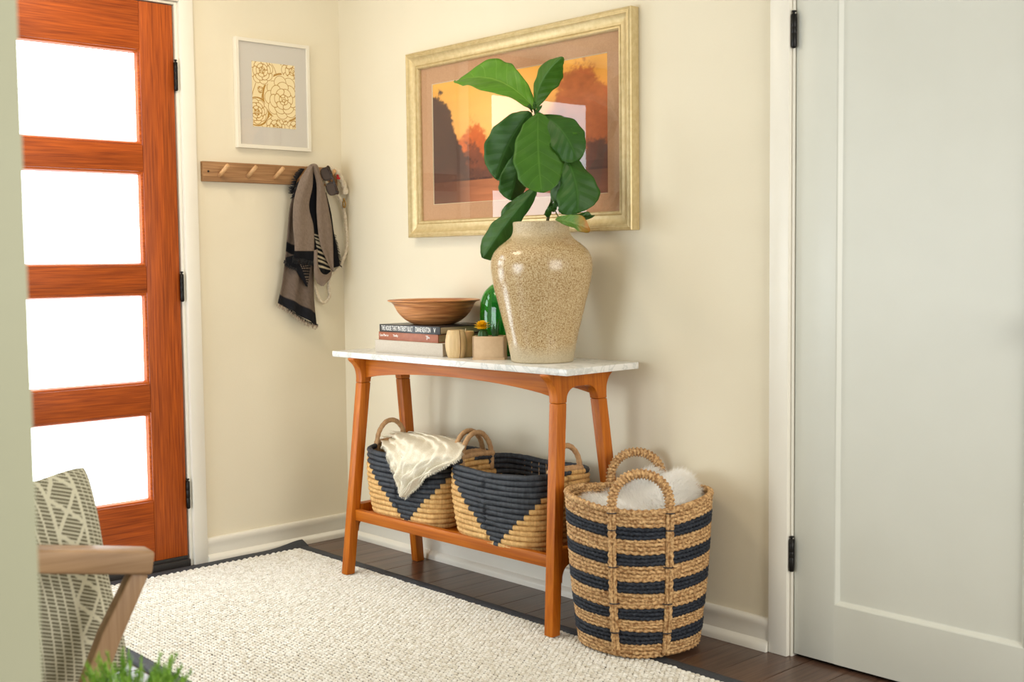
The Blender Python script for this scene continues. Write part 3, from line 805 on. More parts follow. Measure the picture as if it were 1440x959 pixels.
# ---- fiddle leaf branch
def fiddle():
    org = Vector((1.372, -.196, TZ+.40))
    root = empty('fiddle_leaf_plant', org)
    tag(root, 'leafy fiddle-leaf fig stem with broad drooping green leaves standing in the large vase', 'plant')
    BARK = noise_mat('green_brown_bark', (.05, .045, .015), (.12, .11, .04), scale=(120, 120, 120), rough=.7)
    def pt(px, py, y): return at(px, py, 1, y)-org
    stem = smooth_path([Vector((0.01, 0, 0)), pt(772, 300, -.20), pt(777, 270, -.20), pt(770, 235, -.205), pt(760, 190, -.21), pt(752, 156, -.215)], 50)
    n = len(stem); tube('stem', stem, [.0052-.0018*i/n for i in range(n)], BARK, root, seg=8)
    camd = (CAM-(org+Vector((0, 0, .1)))).normalized()
    def leaf(B, T, wpx, m, y0, y1, bend=.02, fold=.12, yaw_=0, wave=.006, tilt=0, prof=None, seed=0, mid=None):
        b_, t_ = pt(B[0], B[1], y0), pt(T[0], T[1], y1)
        ax = (t_-b_); Ln = ax.length; axn = ax.normalized()
        side = axn.cross(camd).normalized(); nrm = side.cross(axn).normalized()
        if yaw_:
            q = Matrix.Rotation(yaw_, 3, axn); side = q@side; nrm = q@nrm
        w2 = wpx/2*3.8/FPX
        tb = prof or [(0, .05), (.06, .30), (.14, .44), (.28, .56), (.42, .72), (.58, .93), (.70, 1.0), (.82, .95), (.91, .74), (.97, .42), (1, .06)]
        ni, nj = 34, 17; G = []
        rs = random.Random(seed)
        ph = rs.uniform(0, 6)
        md = None
        if mid is not None: md = pt(mid[0], mid[1], (y0+y1)/2)-(b_+ax*.5)
        for i in range(ni):
            u = i/(ni-1)
            for a_ in range(len(tb)-1):
                if tb[a_][0] <= u <= tb[a_+1][0]:
                    f = (u-tb[a_][0])/(tb[a_+1][0]-tb[a_][0]); f = f*f*(3-2*f)*.5+f*.5
                    w = tb[a_][1]+(tb[a_+1][1]-tb[a_][1])*f; break
            row = []
            c = b_+ax*u+nrm*(bend*4*u*(1-u))
            if md is not None: c = c+md*(4*u*(1-u))
            for j in range(nj):
                v = j/(nj-1)*2-1
                rip = 1+.035*math.sin(u*26+ph+(2 if v > 0 else 0))*abs(v)
                off = nrm*(-fold*abs(v)*w*w2*1.6 + wave*math.sin(u*15+ph+v*2)*v*v + .0006*math.cos(2*PI*(u*7-abs(v)*1.2))*(1-abs(v)*.3))
                row.append(tuple(c+side*(v*w*w2*rip)+off+side*(tilt*0)))
            G.append(row)
        grid('leaf', G, m, root, solid=.0009)
        # petiole
    ob = [(0, .06), (.06, .34), (.16, .62), (.32, .86), (.5, 1.0), (.66, .99), (.8, .88), (.9, .68), (.96, .44), (1, .08)]
    Nd = (752, 158)
    leaf((751, 152), (642, 114), 66, LEAFL, -.215, -.23, bend=.012, fold=-.18, yaw_=.55, wave=.007, seed=1, mid=(700, 117), prof=[(0, .05), (.08, .35), (.2, .55), (.35, .72), (.5, .95), (.62, 1), (.72, .86), (.82, .62), (.92, .45), (.98, .25), (1, .05)])
    leaf((752, 154), (791, 80), 38, LEAF, -.215, -.20, bend=.0, fold=.5, yaw_=-.35, wave=.004, seed=2, mid=(763, 112), prof=[(0, .05), (.08, .30), (.2, .5), (.38, .8), (.52, 1), (.66, .95), (.8, .68), (.9, .42), (.97, .2), (1, .04)])
    leaf((745, 157), (697, 252), 62, LEAFD, -.225, -.24, bend=.015, fold=.15, seed=3, mid=(716, 201), prof=ob)
    leaf((742, 190), (718, 282), 42, LEAFD, -.20, -.215, bend=.01, fold=.3, seed=4, mid=(727, 240), yaw_=-.3)
    leaf((764, 163), (812, 226), 48, LEAFD, -.21, -.195, bend=.015, fold=.2, seed=5, mid=(794, 189), prof=ob)
    leaf((780, 205), (792, 292), 34, LEAFD, -.20, -.20, bend=.01, fold=.25, seed=6, yaw_=.3)
    leaf((788, 208), (812, 300), 60, LEAFD, -.19, -.205, bend=.01, fold=.25, seed=7, mid=(809, 255))
    leaf((798, 180), (808, 204), 20, LEAF, -.19, -.18, seed=8)
    leaf((757, 158), (762, 271), 68, LEAF, -.235, -.275, bend=.014, fold=.10, seed=9, mid=(757, 214), wave=.004, prof=ob)
    leaf((756, 262), (679, 363), 42, LEAFD, -.215, -.30, bend=.012, fold=.35, seed=10, mid=(711, 318), yaw_=.3, wave=.005)
    leaf((752, 264), (706, 309), 18, LEAFD, -.20, -.25, bend=.008, fold=.3, seed=11, mid=(724, 288))
    leaf((776, 283), (769, 305), 9, LEAFD, -.205, -.21, seed=12)
    leaf((787, 277), (776, 297), 9, LEAFD, -.205, -.21, seed=16)
    leaf((781, 309), (829, 321), 22, LEAFY, -.25, -.30, bend=.01, fold=.2, seed=13, yaw_=.4, mid=(806, 311), wave=.003)
    leaf((792, 305), (834, 303), 10, LEAFD, -.22, -.24, bend=.005, fold=.2, seed=14, yaw_=.4)
    # bracts at the growing tip
    for k, (dx, dz) in enumerate(((-.010, .004), (.010, .003), (0, .014))):
        leaf((752+dx*300, 158), (752+dx*900, 150-dz*500), 5, LEAFD, -.22, -.225, seed=20+k)
    tube('petiole', smooth_path([pt(770, 235, -.205), pt(757, 250, -.215), pt(752, 266, -.22)], 12), .0022, BARK, root, seg=6)
    tube('petiole', smooth_path([pt(777, 285, -.20), pt(784, 303, -.23), pt(792, 310, -.26)], 12), .0018, BARK, root, seg=6)
    tube('petiole', smooth_path([pt(772, 300, -.20), pt(768, 303, -.21), pt(765, 301, -.215)], 8), .0016, BARK, root, seg=6)
fiddle()

# ---- green glass bottle behind the vase
def bottle():
    p = at(709, 497, 2, TZ)
    c = Vector((1.085, -.100, TZ))
    root = empty('glass_bottle', c)
    tag(root, 'round-shouldered green glass bottle half hidden behind the speckled vase', 'bottle')
    m, nt, b = base_mat('green_glass', (.02, .42, .03), .03, 0, .5)
    b.inputs['Transmission Weight'].default_value = .85; b.inputs['IOR'].default_value = 1.45
    pr = [(.070, 0), (.079, .004), (.083, .02), (.084, .10), (.083, .15), (.079, .185), (.068, .213), (.05, .233), (.030, .246), (.019, .256), (.0165, .27), (.016, .30), (.0195, .303), (.0195, .313), (.0165, .315), (.013, .313), (.0125, .27), (.028, .240), (.064, .208), (.079, .15), (.080, .02), (.068, .008), (0, .012)]
    sp = smooth_path([(r, 0, z) for r, z in pr], 110)
    lathe('body', [(max(q.x, 0), q.z) for q in sp], m, root, seg=64)
bottle()

# ---- stack of books
def book(name, label, x0, x1, y0, y1, z0, h, cover, pages, rz, texts=(), board=.0025, cat='book'):
    cx = (x0+x1)/2; cy = (y0+y1)/2
    r = empty(name, (cx, cy, z0), rz); tag(r, label, cat, 'books stacked under the bowl')
    w = x1-x0; d = y1-y0
    bm = bmesh.new()
    boxbm(bm, (-w/2, -d/2, 0), (w/2, d/2, board), .0008)
    boxbm(bm, (-w/2, -d/2, h-board), (w/2, d/2, h), .0008)
    boxbm(bm, (-w/2, -d/2, board*.6), (w/2, -d/2+.004, h-board*.6), .0008)
    bm_obj('cover', bm, cover, r, smooth=True)
    box('pages', (-w/2+.005, -d/2+.004, board), (w/2-.004, d/2-.004, h-board), pages, r)
    for s, xo, size, colr, zc in texts:
        cu = bpy.data.curves.new('t', 'FONT'); cu.body = s; cu.size = size; cu.align_x = 'LEFT'; cu.align_y = 'CENTER'; cu.extrude = .0002; cu.offset = .00005
        cu.space_character = .95
        t = bpy.data.objects.new('t', cu); COL.objects.link(t)
        dg = bpy.context.evaluated_depsgraph_get(); me = bpy.data.meshes.new_from_object(t.evaluated_get(dg))
        bpy.data.objects.remove(t)
        me.materials.clear(); me.materials.append(colr)
        o = link(bpy.data.objects.new('title_lettering', me), r)
        o.rotation_euler = (PI/2, 0, 0); o.location = (-w/2+xo, -d/2-.0004, zc); o.scale = (1, 1, 1)
    return r
PAGE = noise_mat('page_block', (.42, .33, .20), (.62, .53, .37), scale=(8, 8, 900), rough=.85)
INK = base_mat('white_print', (.85, .84, .8), .6)[0]
rz = math.radians(1.0)
GREYC = noise_mat('grey_beige_cloth', (.50, .44, .36), (.56, .50, .42), scale=(500, 500, 500), rough=.8, bump=.2)
RUST = noise_mat('rust_cover', (.30, .085, .035), (.35, .105, .045), scale=(60, 60, 60), rough=.45)
BLK = noise_mat('black_cover', (.018, .019, .022), (.03, .031, .034), scale=(60, 60, 60), rough=.35)
book('book', 'thick grey-beige clothbound book at the bottom of the stack', .622, .992, -.302, -.040, TZ, .0445, GREYC, GREYC, rz)
book('book', 'rust brown book in the middle of the stack under the bowl', .636, .962, -.296, -.05, TZ+.0448, .0285, RUST, PAGE, rz,
     [('Lee Pierce', .008, .012, INK, .0165), ('Thrifty', .082, .011, INK, .0165), ('T', .262, .020, INK, .0150), ('life', .272, .010, INK, .0165)])
book('book', 'black-jacketed book with white capitals on its spine, topmost of the stack', .644, .975, -.298, -.045, TZ+.0736, .0265, BLK, PAGE, rz,
     [('THE HOUSE THAT PINTEREST BUILT', .010, .0163, INK, .0130), ('DIANE KEATON', .0, .0163, INK, .0130), ('V', .0, .015, INK, .0130)])
# fit lettering of the top book to the spine
bk = [o for o in bpy.data.objects if o.name.startswith('title_lettering')][-3:]
for o, (xa, xb) in zip(bk, ((.012, .186), (.202, .282), (.298, .309))):
    xs = [v.co.x for v in o.data.vertices]; w = max(xs)-min(xs)
    o.scale = ((xb-xa)/w, 1.5, 1); o.location.x = -.331/2+xa-min(xs)*(xb-xa)/w

# ---- wooden bowl
def bowl():
    c = Vector((.812, -.185, TZ+.1003+.0003))
    root = empty('wooden_bowl', c)
    tag(root, 'wide shallow turned wooden bowl with a flared rim resting on the books', 'bowl')
    pr = [(.060, .0), (.070, .0005), (.080, .004), (.104, .018), (.124, .038), (.136, .058), (.142, .070), (.150, .0775), (.160, .081), (.1625, .0835), (.161, .086), (.152, .0855), (.140, .080), (.130, .066), (.116, .044), (.092, .022), (.06, .012), (0, .010)]
    sp = smooth_path([(r, 0, z) for r, z in pr], 90)
    m = noise_mat('turned_bowl_wood', (.30, .085, .025), (.74, .34, .12), scale=(9, 9, 170), rough=.36, detail=5, lo=.3, hi=.66, bump=.15)
    lathe('body', [(max(q.x, 0), q.z) for q in sp], m, root, seg=80)
bowl()

# ---- wood barrel ornament and candle
PALEW = wood('pale_turned_wood', (.62, .42, .20), (.76, .57, .31), 2, rough=.4, fine=110, bump=.05)
def barrel():
    root = empty('wooden_ornament', (1.048, -.283, TZ), math.radians(-47+90))
    tag(root, 'pale wooden barrel-shaped ornament with a slit down it, in front of the books', 'ornament')
    n = 22
    def piece(nm, sgn):
        V = []; F = []; m_ = 56
        for i in range(n):
            f = i/(n-1); z = .092*f; r = .0375*(.60+.40*math.sin(PI*(.08+.84*f))**.7); cut = .0125+.0045*math.sin(PI*f)
            for k in range(m_):
                a_ = 2*PI*k/m_; x_ = r*math.cos(a_); y_ = r*math.sin(a_)*.95
                if sgn < 0: x_ = min(x_, cut)
                else: x_ = max(x_*.94, cut+.0016)
                V.append((x_, y_, z))
        for i in range(n-1):
            for k in range(m_):
                k2 = (k+1) % m_; F.append((i*m_+k, i*m_+k2, (i+1)*m_+k2, (i+1)*m_+k))
        F.append(tuple(range(m_))[::-1]); F.append(tuple((n-1)*m_+k for k in range(m_)))
        o = mesh_obj(nm, V, F, PALEW, root, True); o.data.set_sharp_from_angle(angle=.6); return o
    piece('main_piece', -1); piece('end_piece', 1)
barrel()
cn = empty('pillar_candle', at(654, 501.5, 2, TZ)+Vector((-.004, .006, 0)))
tag(cn, 'short round beeswax-coloured candle with a wick behind the wooden ornament', 'candle')
WAX = noise_mat('beeswax', (.62, .40, .17), (.70, .48, .23), scale=(30, 30, 30), rough=.45, Subsurface_Weight=.15)
lathe('wax', [(.028, 0), (.0295, .002), (.0295, .082), (.0285, .086), (.0265, .086), (.022, .083), (0, .082)], WAX, cn, seg=40)
tube('wick', [(0, 0, .082), (.001, 0, .088), (.003, -.001, .094)], .0012, base_mat('wick', (.8, .72, .5), .8)[0], cn, seg=6)

# ---- cube planter with cactus flower
def planter():
    a = at(664.5, 506, 2, TZ); b = at(709.5, 506, 2, TZ)
    d = (b-a); w = d.length; ang = math.atan2(d.y, d.x)
    nrm = Vector((-math.sin(ang), math.cos(ang), 0)); c = (a+b)/2+nrm*.032
    root = empty('potted_succulent', c, ang)
    tag(root, 'small beige box planter with a yellow-flowered succulent in front of the green bottle', 'plant')
    m = noise_mat('beige_clay', (.60, .42, .25), (.64, .46, .28), scale=(60, 60, 60), rough=.5)
    bm = bmesh.new(); h = .076; t = .006; W2, D2 = w/2, .032
    boxbm(bm, (-W2, -D2, 0), (W2, D2, .008))
    boxbm(bm, (-W2, -D2, .006), (W2, -D2+t, h), .0012); boxbm(bm, (-W2, D2-t, .006), (W2, D2, h), .0012)
    boxbm(bm, (-W2, -D2, .006), (-W2+t, D2, h), .0012); boxbm(bm, (W2-t, -D2, .006), (W2, D2, h), .0012)
    bm_obj('box_pot', bm, m, root, smooth=True)
    box('soil', (-W2+t, -D2+t, .05), (W2-t, D2-t, .066), base_mat('dark_soil', (.03, .02, .015), .95)[0], root)
    G1 = noise_mat('succulent_green', (.02, .085, .02), (.04, .13, .03), scale=(80, 80, 80), rough=.45)
    YL = noise_mat('yellow_petals', (.95, .50, .005), (1.0, .72, .01), scale=(120, 120, 120), rough=.5)
    # globe cactus with ribs
    V = []; F = []; n = 14; s = 40
    for i in range(n):
        p = PI*i/(n-1)
        for k in range(s):
            t_ = 2*PI*k/s; r = .0155*math.sin(p)*(1+.12*math.cos(8*t_)); V.append((-.022+r*math.cos(t_), r*math.sin(t_), .078-.019*math.cos(p)))
    for i in range(n-1):
        for k in range(s): F.append((i*s+k, i*s+(k+1) % s, (i+1)*s+(k+1) % s, (i+1)*s+k))
    mesh_obj('cactus_body', V, F, G1, root, True)
    # yellow flower made of petals
    V = []; F = []; rr = random.Random(2)
    for ring, (el, ln, cnt) in enumerate(((-.45, .017, 14), (-.1, .022, 16), (.25, .023, 16), (.6, .022, 14), (.95, .021, 11), (1.25, .020, 7), (1.5, .019, 3))):
        for k in range(cnt):
            a_ = 2*PI*(k+.5*ring)/cnt+rr.uniform(-.1, .1)
            d_ = Vector((math.cos(a_)*math.cos(el), math.sin(a_)*math.cos(el), math.sin(el)*.85))
            sd = Vector((-math.sin(a_), math.cos(a_), 0))*.0075; o = Vector((-.024, -.004, .106))
            q = len(V); le = ln*1.25; V += [o, o+d_*le*.6-sd, o+d_*le+Vector((0, 0, .001)), o+d_*le*.6+sd, o+d_*le*.55+Vector((0, 0, .0025))]
            F += [(q, q+1, q+4), (q+1, q+2, q+4), (q+2, q+3, q+4), (q+3, q, q+4)]
    mesh_obj('yellow_flower', V, F, YL, root, True)
    for k in range(9):
        a_ = 2*PI*k/9; tx = .018+.017*math.cos(a_)*rr.uniform(.5, 1); hh = rr.uniform(.034, .064)
        P = smooth_path([(.018+.004*math.cos(a_), .004*math.sin(a_), .064), (.018+.009*math.cos(a_), .009*math.sin(a_), .064+hh*.5), (tx, .015*math.sin(a_), .066+hh)], 10)
        tube('spiky_leaf', P, [.0042*(1-.92*(i/(len(P)-1))**1.3) for i in range(len(P))], G1, root, seg=6)
planter()

# ================================================================== FRAMED PICTURES
def moulded_frame(root, axis, lo, hi, prof, m, name='frame_side'):
    """axis 1: picture on the wall y=0 facing -y, corners (x,z); axis 0: on x=0 facing +x, corners (y,z). prof: (inset, out)"""
    (u0_, v0_), (u1_, v1_) = lo, hi
    def P(u, v, o_): return Vector((u, -o_, v)) if axis == 1 else Vector((o_, u, v))
    cor = lambda i: [(u0_+i, v0_+i), (u1_-i, v0_+i), (u1_-i, v1_-i), (u0_+i, v1_-i)]
    for s in range(4):
        s2 = (s+1) % 4; V = []; F = []
        for i, o_ in prof:
            c = cor(i); V.append(P(*c[s], o_)); V.append(P(*c[s2], o_))
        n = len(prof)
        for k in range(n):
            k2 = (k+1) % n; F.append((2*k, 2*k+1, 2*k2+1, 2*k2))
        F.append(tuple(2*k for k in range(n))); F.append(tuple(2*k+1 for k in range(n))[::-1])
        bm = bmesh.new(); vs = [bm.verts.new(v) for v in V]
        for f in F: bm.faces.new([vs[i] for i in f])
        bm_obj(name, bm, m, root, smooth=25)
def flat_glass(name='clear_glass', rough=.0):
    m = bpy.data.materials.new(name); m.use_nodes = True; nt = m.node_tree; N = nt.nodes; N.remove(N['Principled BSDF'])
    t = N.new('ShaderNodeBsdfTransparent'); g = N.new('ShaderNodeBsdfGlossy'); g.inputs['Roughness'].default_value = rough
    lw = N.new('ShaderNodeLayerWeight'); lw.inputs[0].default_value = .5; pw = N.new('ShaderNodeMath'); pw.operation = 'POWER'; pw.inputs[1].default_value = 4.; f = N.new('ShaderNodeMath'); f.operation = 'MULTIPLY_ADD'; f.inputs[1].default_value = .9; f.inputs[2].default_value = .055
    nt.links.new(lw.outputs['Facing'], pw.inputs[0]); nt.links.new(pw.outputs[0], f.inputs[0]); x_ = N.new('ShaderNodeMixShader')
    nt.links.new(f.outputs[0], x_.inputs[0]); nt.links.new(t.outputs[0], x_.inputs[1]); nt.links.new(g.outputs[0], x_.inputs[2])
    nt.links.new(x_.outputs[0], N['Material Output'].inputs[0]); return m
GLASS = flat_glass()
def vnoise(x, y, seed=0):
    xi = np.floor(x).astype(int); yi = np.floor(y).astype(int); xf = x-xi; yf = y-yi
    def h(a, b): 
        v = np.sin(a*127.1+b*311.7+seed*74.7)*43758.5453; return v-np.floor(v)
    u = xf*xf*(3-2*xf); v = yf*yf*(3-2*yf)
    return (h(xi, yi)*(1-u)+h(xi+1, yi)*u)*(1-v)+(h(xi, yi+1)*(1-u)+h(xi+1, yi+1)*u)*v
def fbm(x, y, o=5, seed=0):
    r = 0; a = .5
    for i in range(o): r = r+a*vnoise(x*2**i, y*2**i, seed+i); a *= .5
    return r
def landscape():
    root = empty('framed_picture', (1.045, 0, 1.56))
    tag(root, 'wide gilt-framed sunset landscape picture with a tan mat on the wall above the console', 'picture')
    X0_, X1_, Z0_, Z1_ = .483-1.045, 1.6055-1.045, 1.2205-1.56, 1.9045-1.56
    prof = [(0, .001), (0, .036), (.0015, .0385), (.005, .040), (.007, .0385), (.009, .040), (.012, .0405), (.014, .039), (.017, .0395), (.020, .0365), (.028, .031), (.040, .0285), (.048, .029), (.050, .026), (.053, .029), (.057, .0295), (.060, .027), (.062, .022), (.062, .001)]
    moulded_frame(root, 1, (X0_, Z0_), (X1_, Z1_), prof, GOLD)
    a0, a1, c0, c1 = .606-1.045, 1.484-1.045, 1.340-1.56, 1.783-1.56
    i0, i1, k0, k1 = X0_+.055, X1_-.055, Z0_+.040, Z1_-.055
    i0, i1, k0, k1 = X0_+.058, X1_-.058, Z0_+.058, Z1_-.058
    MATB = noise_mat('tan_mat_board', (.47, .26, .135), (.51, .29, .155), scale=(200, 200, 200), rough=.85)
    BEV = base_mat('mat_bevel', (.75, .62, .42), .8)[0]
    bm = bmesh.new(); y_ = -.0125
    o_ = [(i0, k0), (i1, k0), (i1, k1), (i0, k1)]; q_ = [(a0, c0), (a1, c0), (a1, c1), (a0, c1)]
    vo = [bm.verts.new((a, y_, b)) for a, b in o_]; vi = [bm.verts.new((a, y_, b)) for a, b in q_]
    vb = [bm.verts.new((a, -.003, b)) for a, b in o_]
    for k in range(4): bm.faces.new([vo[k], vo[(k+1) % 4], vi[(k+1) % 4], vi[k]])
    for k in range(4): bm.faces.new([vo[k], vo[(k+1) % 4], vb[(k+1) % 4], vb[k]])
    bm_obj('mat_board', bm, MATB, root)
    bm = bmesh.new(); e = .0022
    r1 = [bm.verts.new((a, y_-.0001, b)) for a, b in q_]
    r2 = [bm.verts.new((a+sa*e, y_+.003, b+sb*e)) for (a, b), (sa, sb) in zip(q_, ((1, 1), (-1, 1), (-1, -1), (1, -1)))]
    for k in range(4): bm.faces.new([r1[k], r1[(k+1) % 4], r2[(k+1) % 4], r2[k]])
    bm_obj('mat_bevel', bm, BEV, root)
    # the print itself
    nu, nv = 300, 160
    u, v = np.meshgrid(np.linspace(0, 1, nu), np.linspace(0, 1, nv), indexing='ij')   # v up
    X = a0+(a1-a0)*u; Z = c0+(c1-c0)*v
    col = lambda *c: np.array(srgb(*c))[None, None]
    hz = .30
    sky_t = np.clip((v-hz)/(1-hz), 0, 1)[..., None]
    glow = np.exp(-(((u-.40)/.28)**2+((v-.62)/.33)**2))[..., None]
    sky = col(226, 120, 50)*(1-sky_t)+col(238, 172, 70)*sky_t
    cl = (fbm(u*3, v*7, 5, 3)-.5)[..., None]
    sky = sky*(1+.35*cl)+glow*(col(255, 205, 120)-sky)*.75
    refl = col(150, 92, 60)*(1-v[..., None]/hz*.3)+np.exp(-((u-.42)/.2)**2)[..., None]*col(150, 90, 50)*.7
    water = refl*(1+.5*(fbm(u*6, v*60, 4, 9)-.5)[..., None])
    C = np.where((v > hz)[..., None], sky, water)
    def trees(C, base, amp, c, soft, seed, lo, hi, fu):
        top = fu(u)+amp*1.6*(fbm(u*18, v*14, 5, seed)-.5)+amp*.9*(fbm(u*75, v*50, 3, seed+4)-.5)
        m_ = 1/(1+np.exp(-(top-v)/soft)); m_ = m_*(v > lo)
        return C*(1-m_[..., None])+c*(.85+.5*fbm(u*30, v*26, 4, seed+8))[..., None]*m_[..., None]
    C = trees(C, 0, .10, col(196, 96, 40), .012, 21, hz-.04, 1, lambda u: hz+.10+.22*np.exp(-((u-.27)/.09)**2)+.05*np.sin(u*9))
    C = trees(C, 0, .14, col(178, 96, 48), .014, 31, hz-.06, 1, lambda u: hz+.64*np.exp(-(np.abs(u-.86)/.20)**2.4)+.02)
    C = trees(C, 0, .10, col(120, 66, 42), .010, 11, hz-.08, 1, lambda u: hz-.02+.20*np.exp(-((u-.24)/.10)**2))
    C = trees(C, 0, .14, col(72, 44, 34), .010, 5, hz-.12, 1, lambda u: hz-.05+.66*np.exp(-(np.abs(u-.02)/.15)**2.2))
    C = trees(C, 0, .10, col(96, 60, 44), .012, 41, hz-.1, 1, lambda u: hz-.05+.16*np.exp(-((u-.95)/.12)**2))
    # mirrored darks on the water
    dk = np.exp(-((u-.04)/.16)**4)+.8*np.exp(-((u-.88)/.16)**4)
    m_ = (np.clip(dk, 0, 1)*(v < hz-.05)*.75)[..., None]
    C = C*(1-m_)+col(80, 48, 36)*m_
    G = np.stack([X, np.full_like(X, -.0088), Z], -1)
    # face towards -y
    grid('print', G, col_mat('sunset_print', .6), root, colors=np.clip(C, 0, 1))
    box('backing', (i0, -.006, k0), (i1, -.002, k1), GAPD, root)
    g = mesh_obj('glass', [(i0, -.018, k0), (i1, -.018, k0), (i1, -.018, k1), (i0, -.018, k1)], [(0, 1, 2, 3)], GLASS, root)
landscape()

def flower_print():
    Y0, Y1, Z0_, Z1_ = -.486, -.157, 1.571, 1.987
    root = empty('framed_print', (0, -.3215, 1.779))
    tag(root, 'small white-framed print of gold line flowers hanging above the peg rack', 'picture')
    cy, cz = -.3215, 1.779
    WF = noise_mat('white_frame', (.78, .73, .61), (.80, .75, .63), rough=.4)
    prof = [(0, .001), (0, .020), (.001, .021), (.013, .021), (.014, .020), (.014, .001)]
    moulded_frame(root, 0, (Y0-cy, Z0_-cz), (Y1-cy, Z1_-cz), prof, WF)
    MB_ = base_mat('grey_white_mat', (.62, .585, .53), .8)[0]
    box('mat_board', (.002, Y0-cy+.012, Z0_-cz+.012), (.0125, Y1-cy-.012, Z1_-cz-.012), MB_, root)
    a0, a1, c0, c1 = -.4145-cy, -.2225-cy, 1.6555-cz, 1.903-cz
    nu, nv = 340, 420
    u, v = np.meshgrid(np.linspace(0, 1, nu), np.linspace(0, 1, nv), indexing='ij')
    AR = (c1-c0)/(a1-a0)
    x_ = u; y_ = v*AR
    bg = np.array(srgb(240, 222, 176)); gd = np.array(srgb(176, 130, 48))
    line = np.zeros_like(u)
    wv = .012*(fbm(x_*5, y_*5, 2, 3)-.5)
    def rose(cx, cy_, R, rings, n0, seed, dx=.1, dy=-.1):
        nonlocal line
        rr = np.random.RandomState(seed); inside = np.hypot(x_-cx, y_-cy_) < R*1.06
        line = np.where(inside, 0, line)
        for k in range(rings, 0, -1):
            f = k/rings; c_x = cx+dx*R*(1-f); c_y = cy_+dy*R*(1-f); rr_ = R*f
            n = max(3, int(n0*(.45+.55*f))); ph = rr.uniform(0, 6)
            for q in range(n):
                a = ph+2*PI*q/n
                # petal ellipse
                pr_ = rr_*.70; ex, ey = c_x+pr_*math.cos(a), c_y+pr_*math.sin(a)
                lx = (x_-ex)*math.cos(a)+(y_-ey)*math.sin(a); ly = -(x_-ex)*math.sin(a)+(y_-ey)*math.cos(a)
                A_, B_ = rr_*.33, PI*rr_*.86/n*1.12
                d = np.sqrt((lx/A_)**2+(ly/B_)**2); w = .0115/min(A_, B_)
                line = np.where(d < 1-w*.0, np.where(d > 1-w, 1, 0), line)
        d = np.hypot(x_-cx-dx*R, y_-cy_-dy*R)/(R*.09); line = np.where(d < 1, np.where(d > .6, 1, 0), line)
    # swirling ground lines
    sw = np.sin((x_*2.2+np.sin(y_*4)*.5+y_*1.1)*6.5+3); line = np.where(np.abs(sw) < .10, 1, line)
    ringd = np.hypot(x_-.72, y_-.62); line = np.where(np.abs(ringd-.46) < .035, 1, line)
    line = np.where(np.abs(np.hypot(x_-.1, y_-.3)-.27) < .02, 1, line)
    rose(.93, 1.18, .24, 3, 7, 4); rose(.52, .02, .22, 3, 7, 6); rose(1.0, .02, .16, 2, 6, 9)
    rose(.72, .20, .13, 2, 6, 12)
    rose(.72, .62, .43, 4, 9, 1, .02, -.14); rose(.22, 1.12, .27, 4, 8, 2, .1, .05); rose(.08, .30, .25, 4, 8, 3, .1, -.1)
    rose(.19, .74, .06, 1, 1, 5)
    C = bg*(1-line[..., None])+gd*line[..., None]
    G = np.stack([np.full_like(u, .0135), a0+(a1-a0)*u, c0+(c1-c0)*v], -1)
    grid('gold_flower_art', G, col_mat('gold_ink_print', .55), root, colors=C)
    i0, i1, k0, k1 = Y0-cy+.013, Y1-cy-.013, Z0_-cz+.013, Z1_-cz-.013
    mesh_obj('glass', [(.016, i0, k0), (.016, i1, k0), (.016, i1, k1), (.016, i0, k1)], [(0, 1, 2, 3)], GLASS, root)
flower_print()

# ================================================================== PEG RACK AND WHAT HANGS ON IT
rack = empty('peg_rack', (0, -.335, 1.475))
tag(rack, 'long weathered wood peg rack with slanted pegs mounted under the small print', 'coat rack')
box('board', (.001, -.300, -.037), (.021, .300, .037), RACK, rack, bev=.0015)
PEGY = [-.566, -.447, -.328, -.208, -.090]
for y_ in PEGY:
    P = [(.018, y_+.335, -.014), (.040, y_+.335, -.003), (.082, y_+.335, .020)]
    tube('peg', P, [.0082, .0078, .0076], PEGW, rack, seg=14)
lathe('screw', [(0, 0), (.004, 0), (.004, .0012), (0, .0015)], BLACKM, rack, seg=12).matrix_local = Matrix.Translation((.0212, -.279, 0))@Matrix.Rotation(PI/2, 4, 'Y')

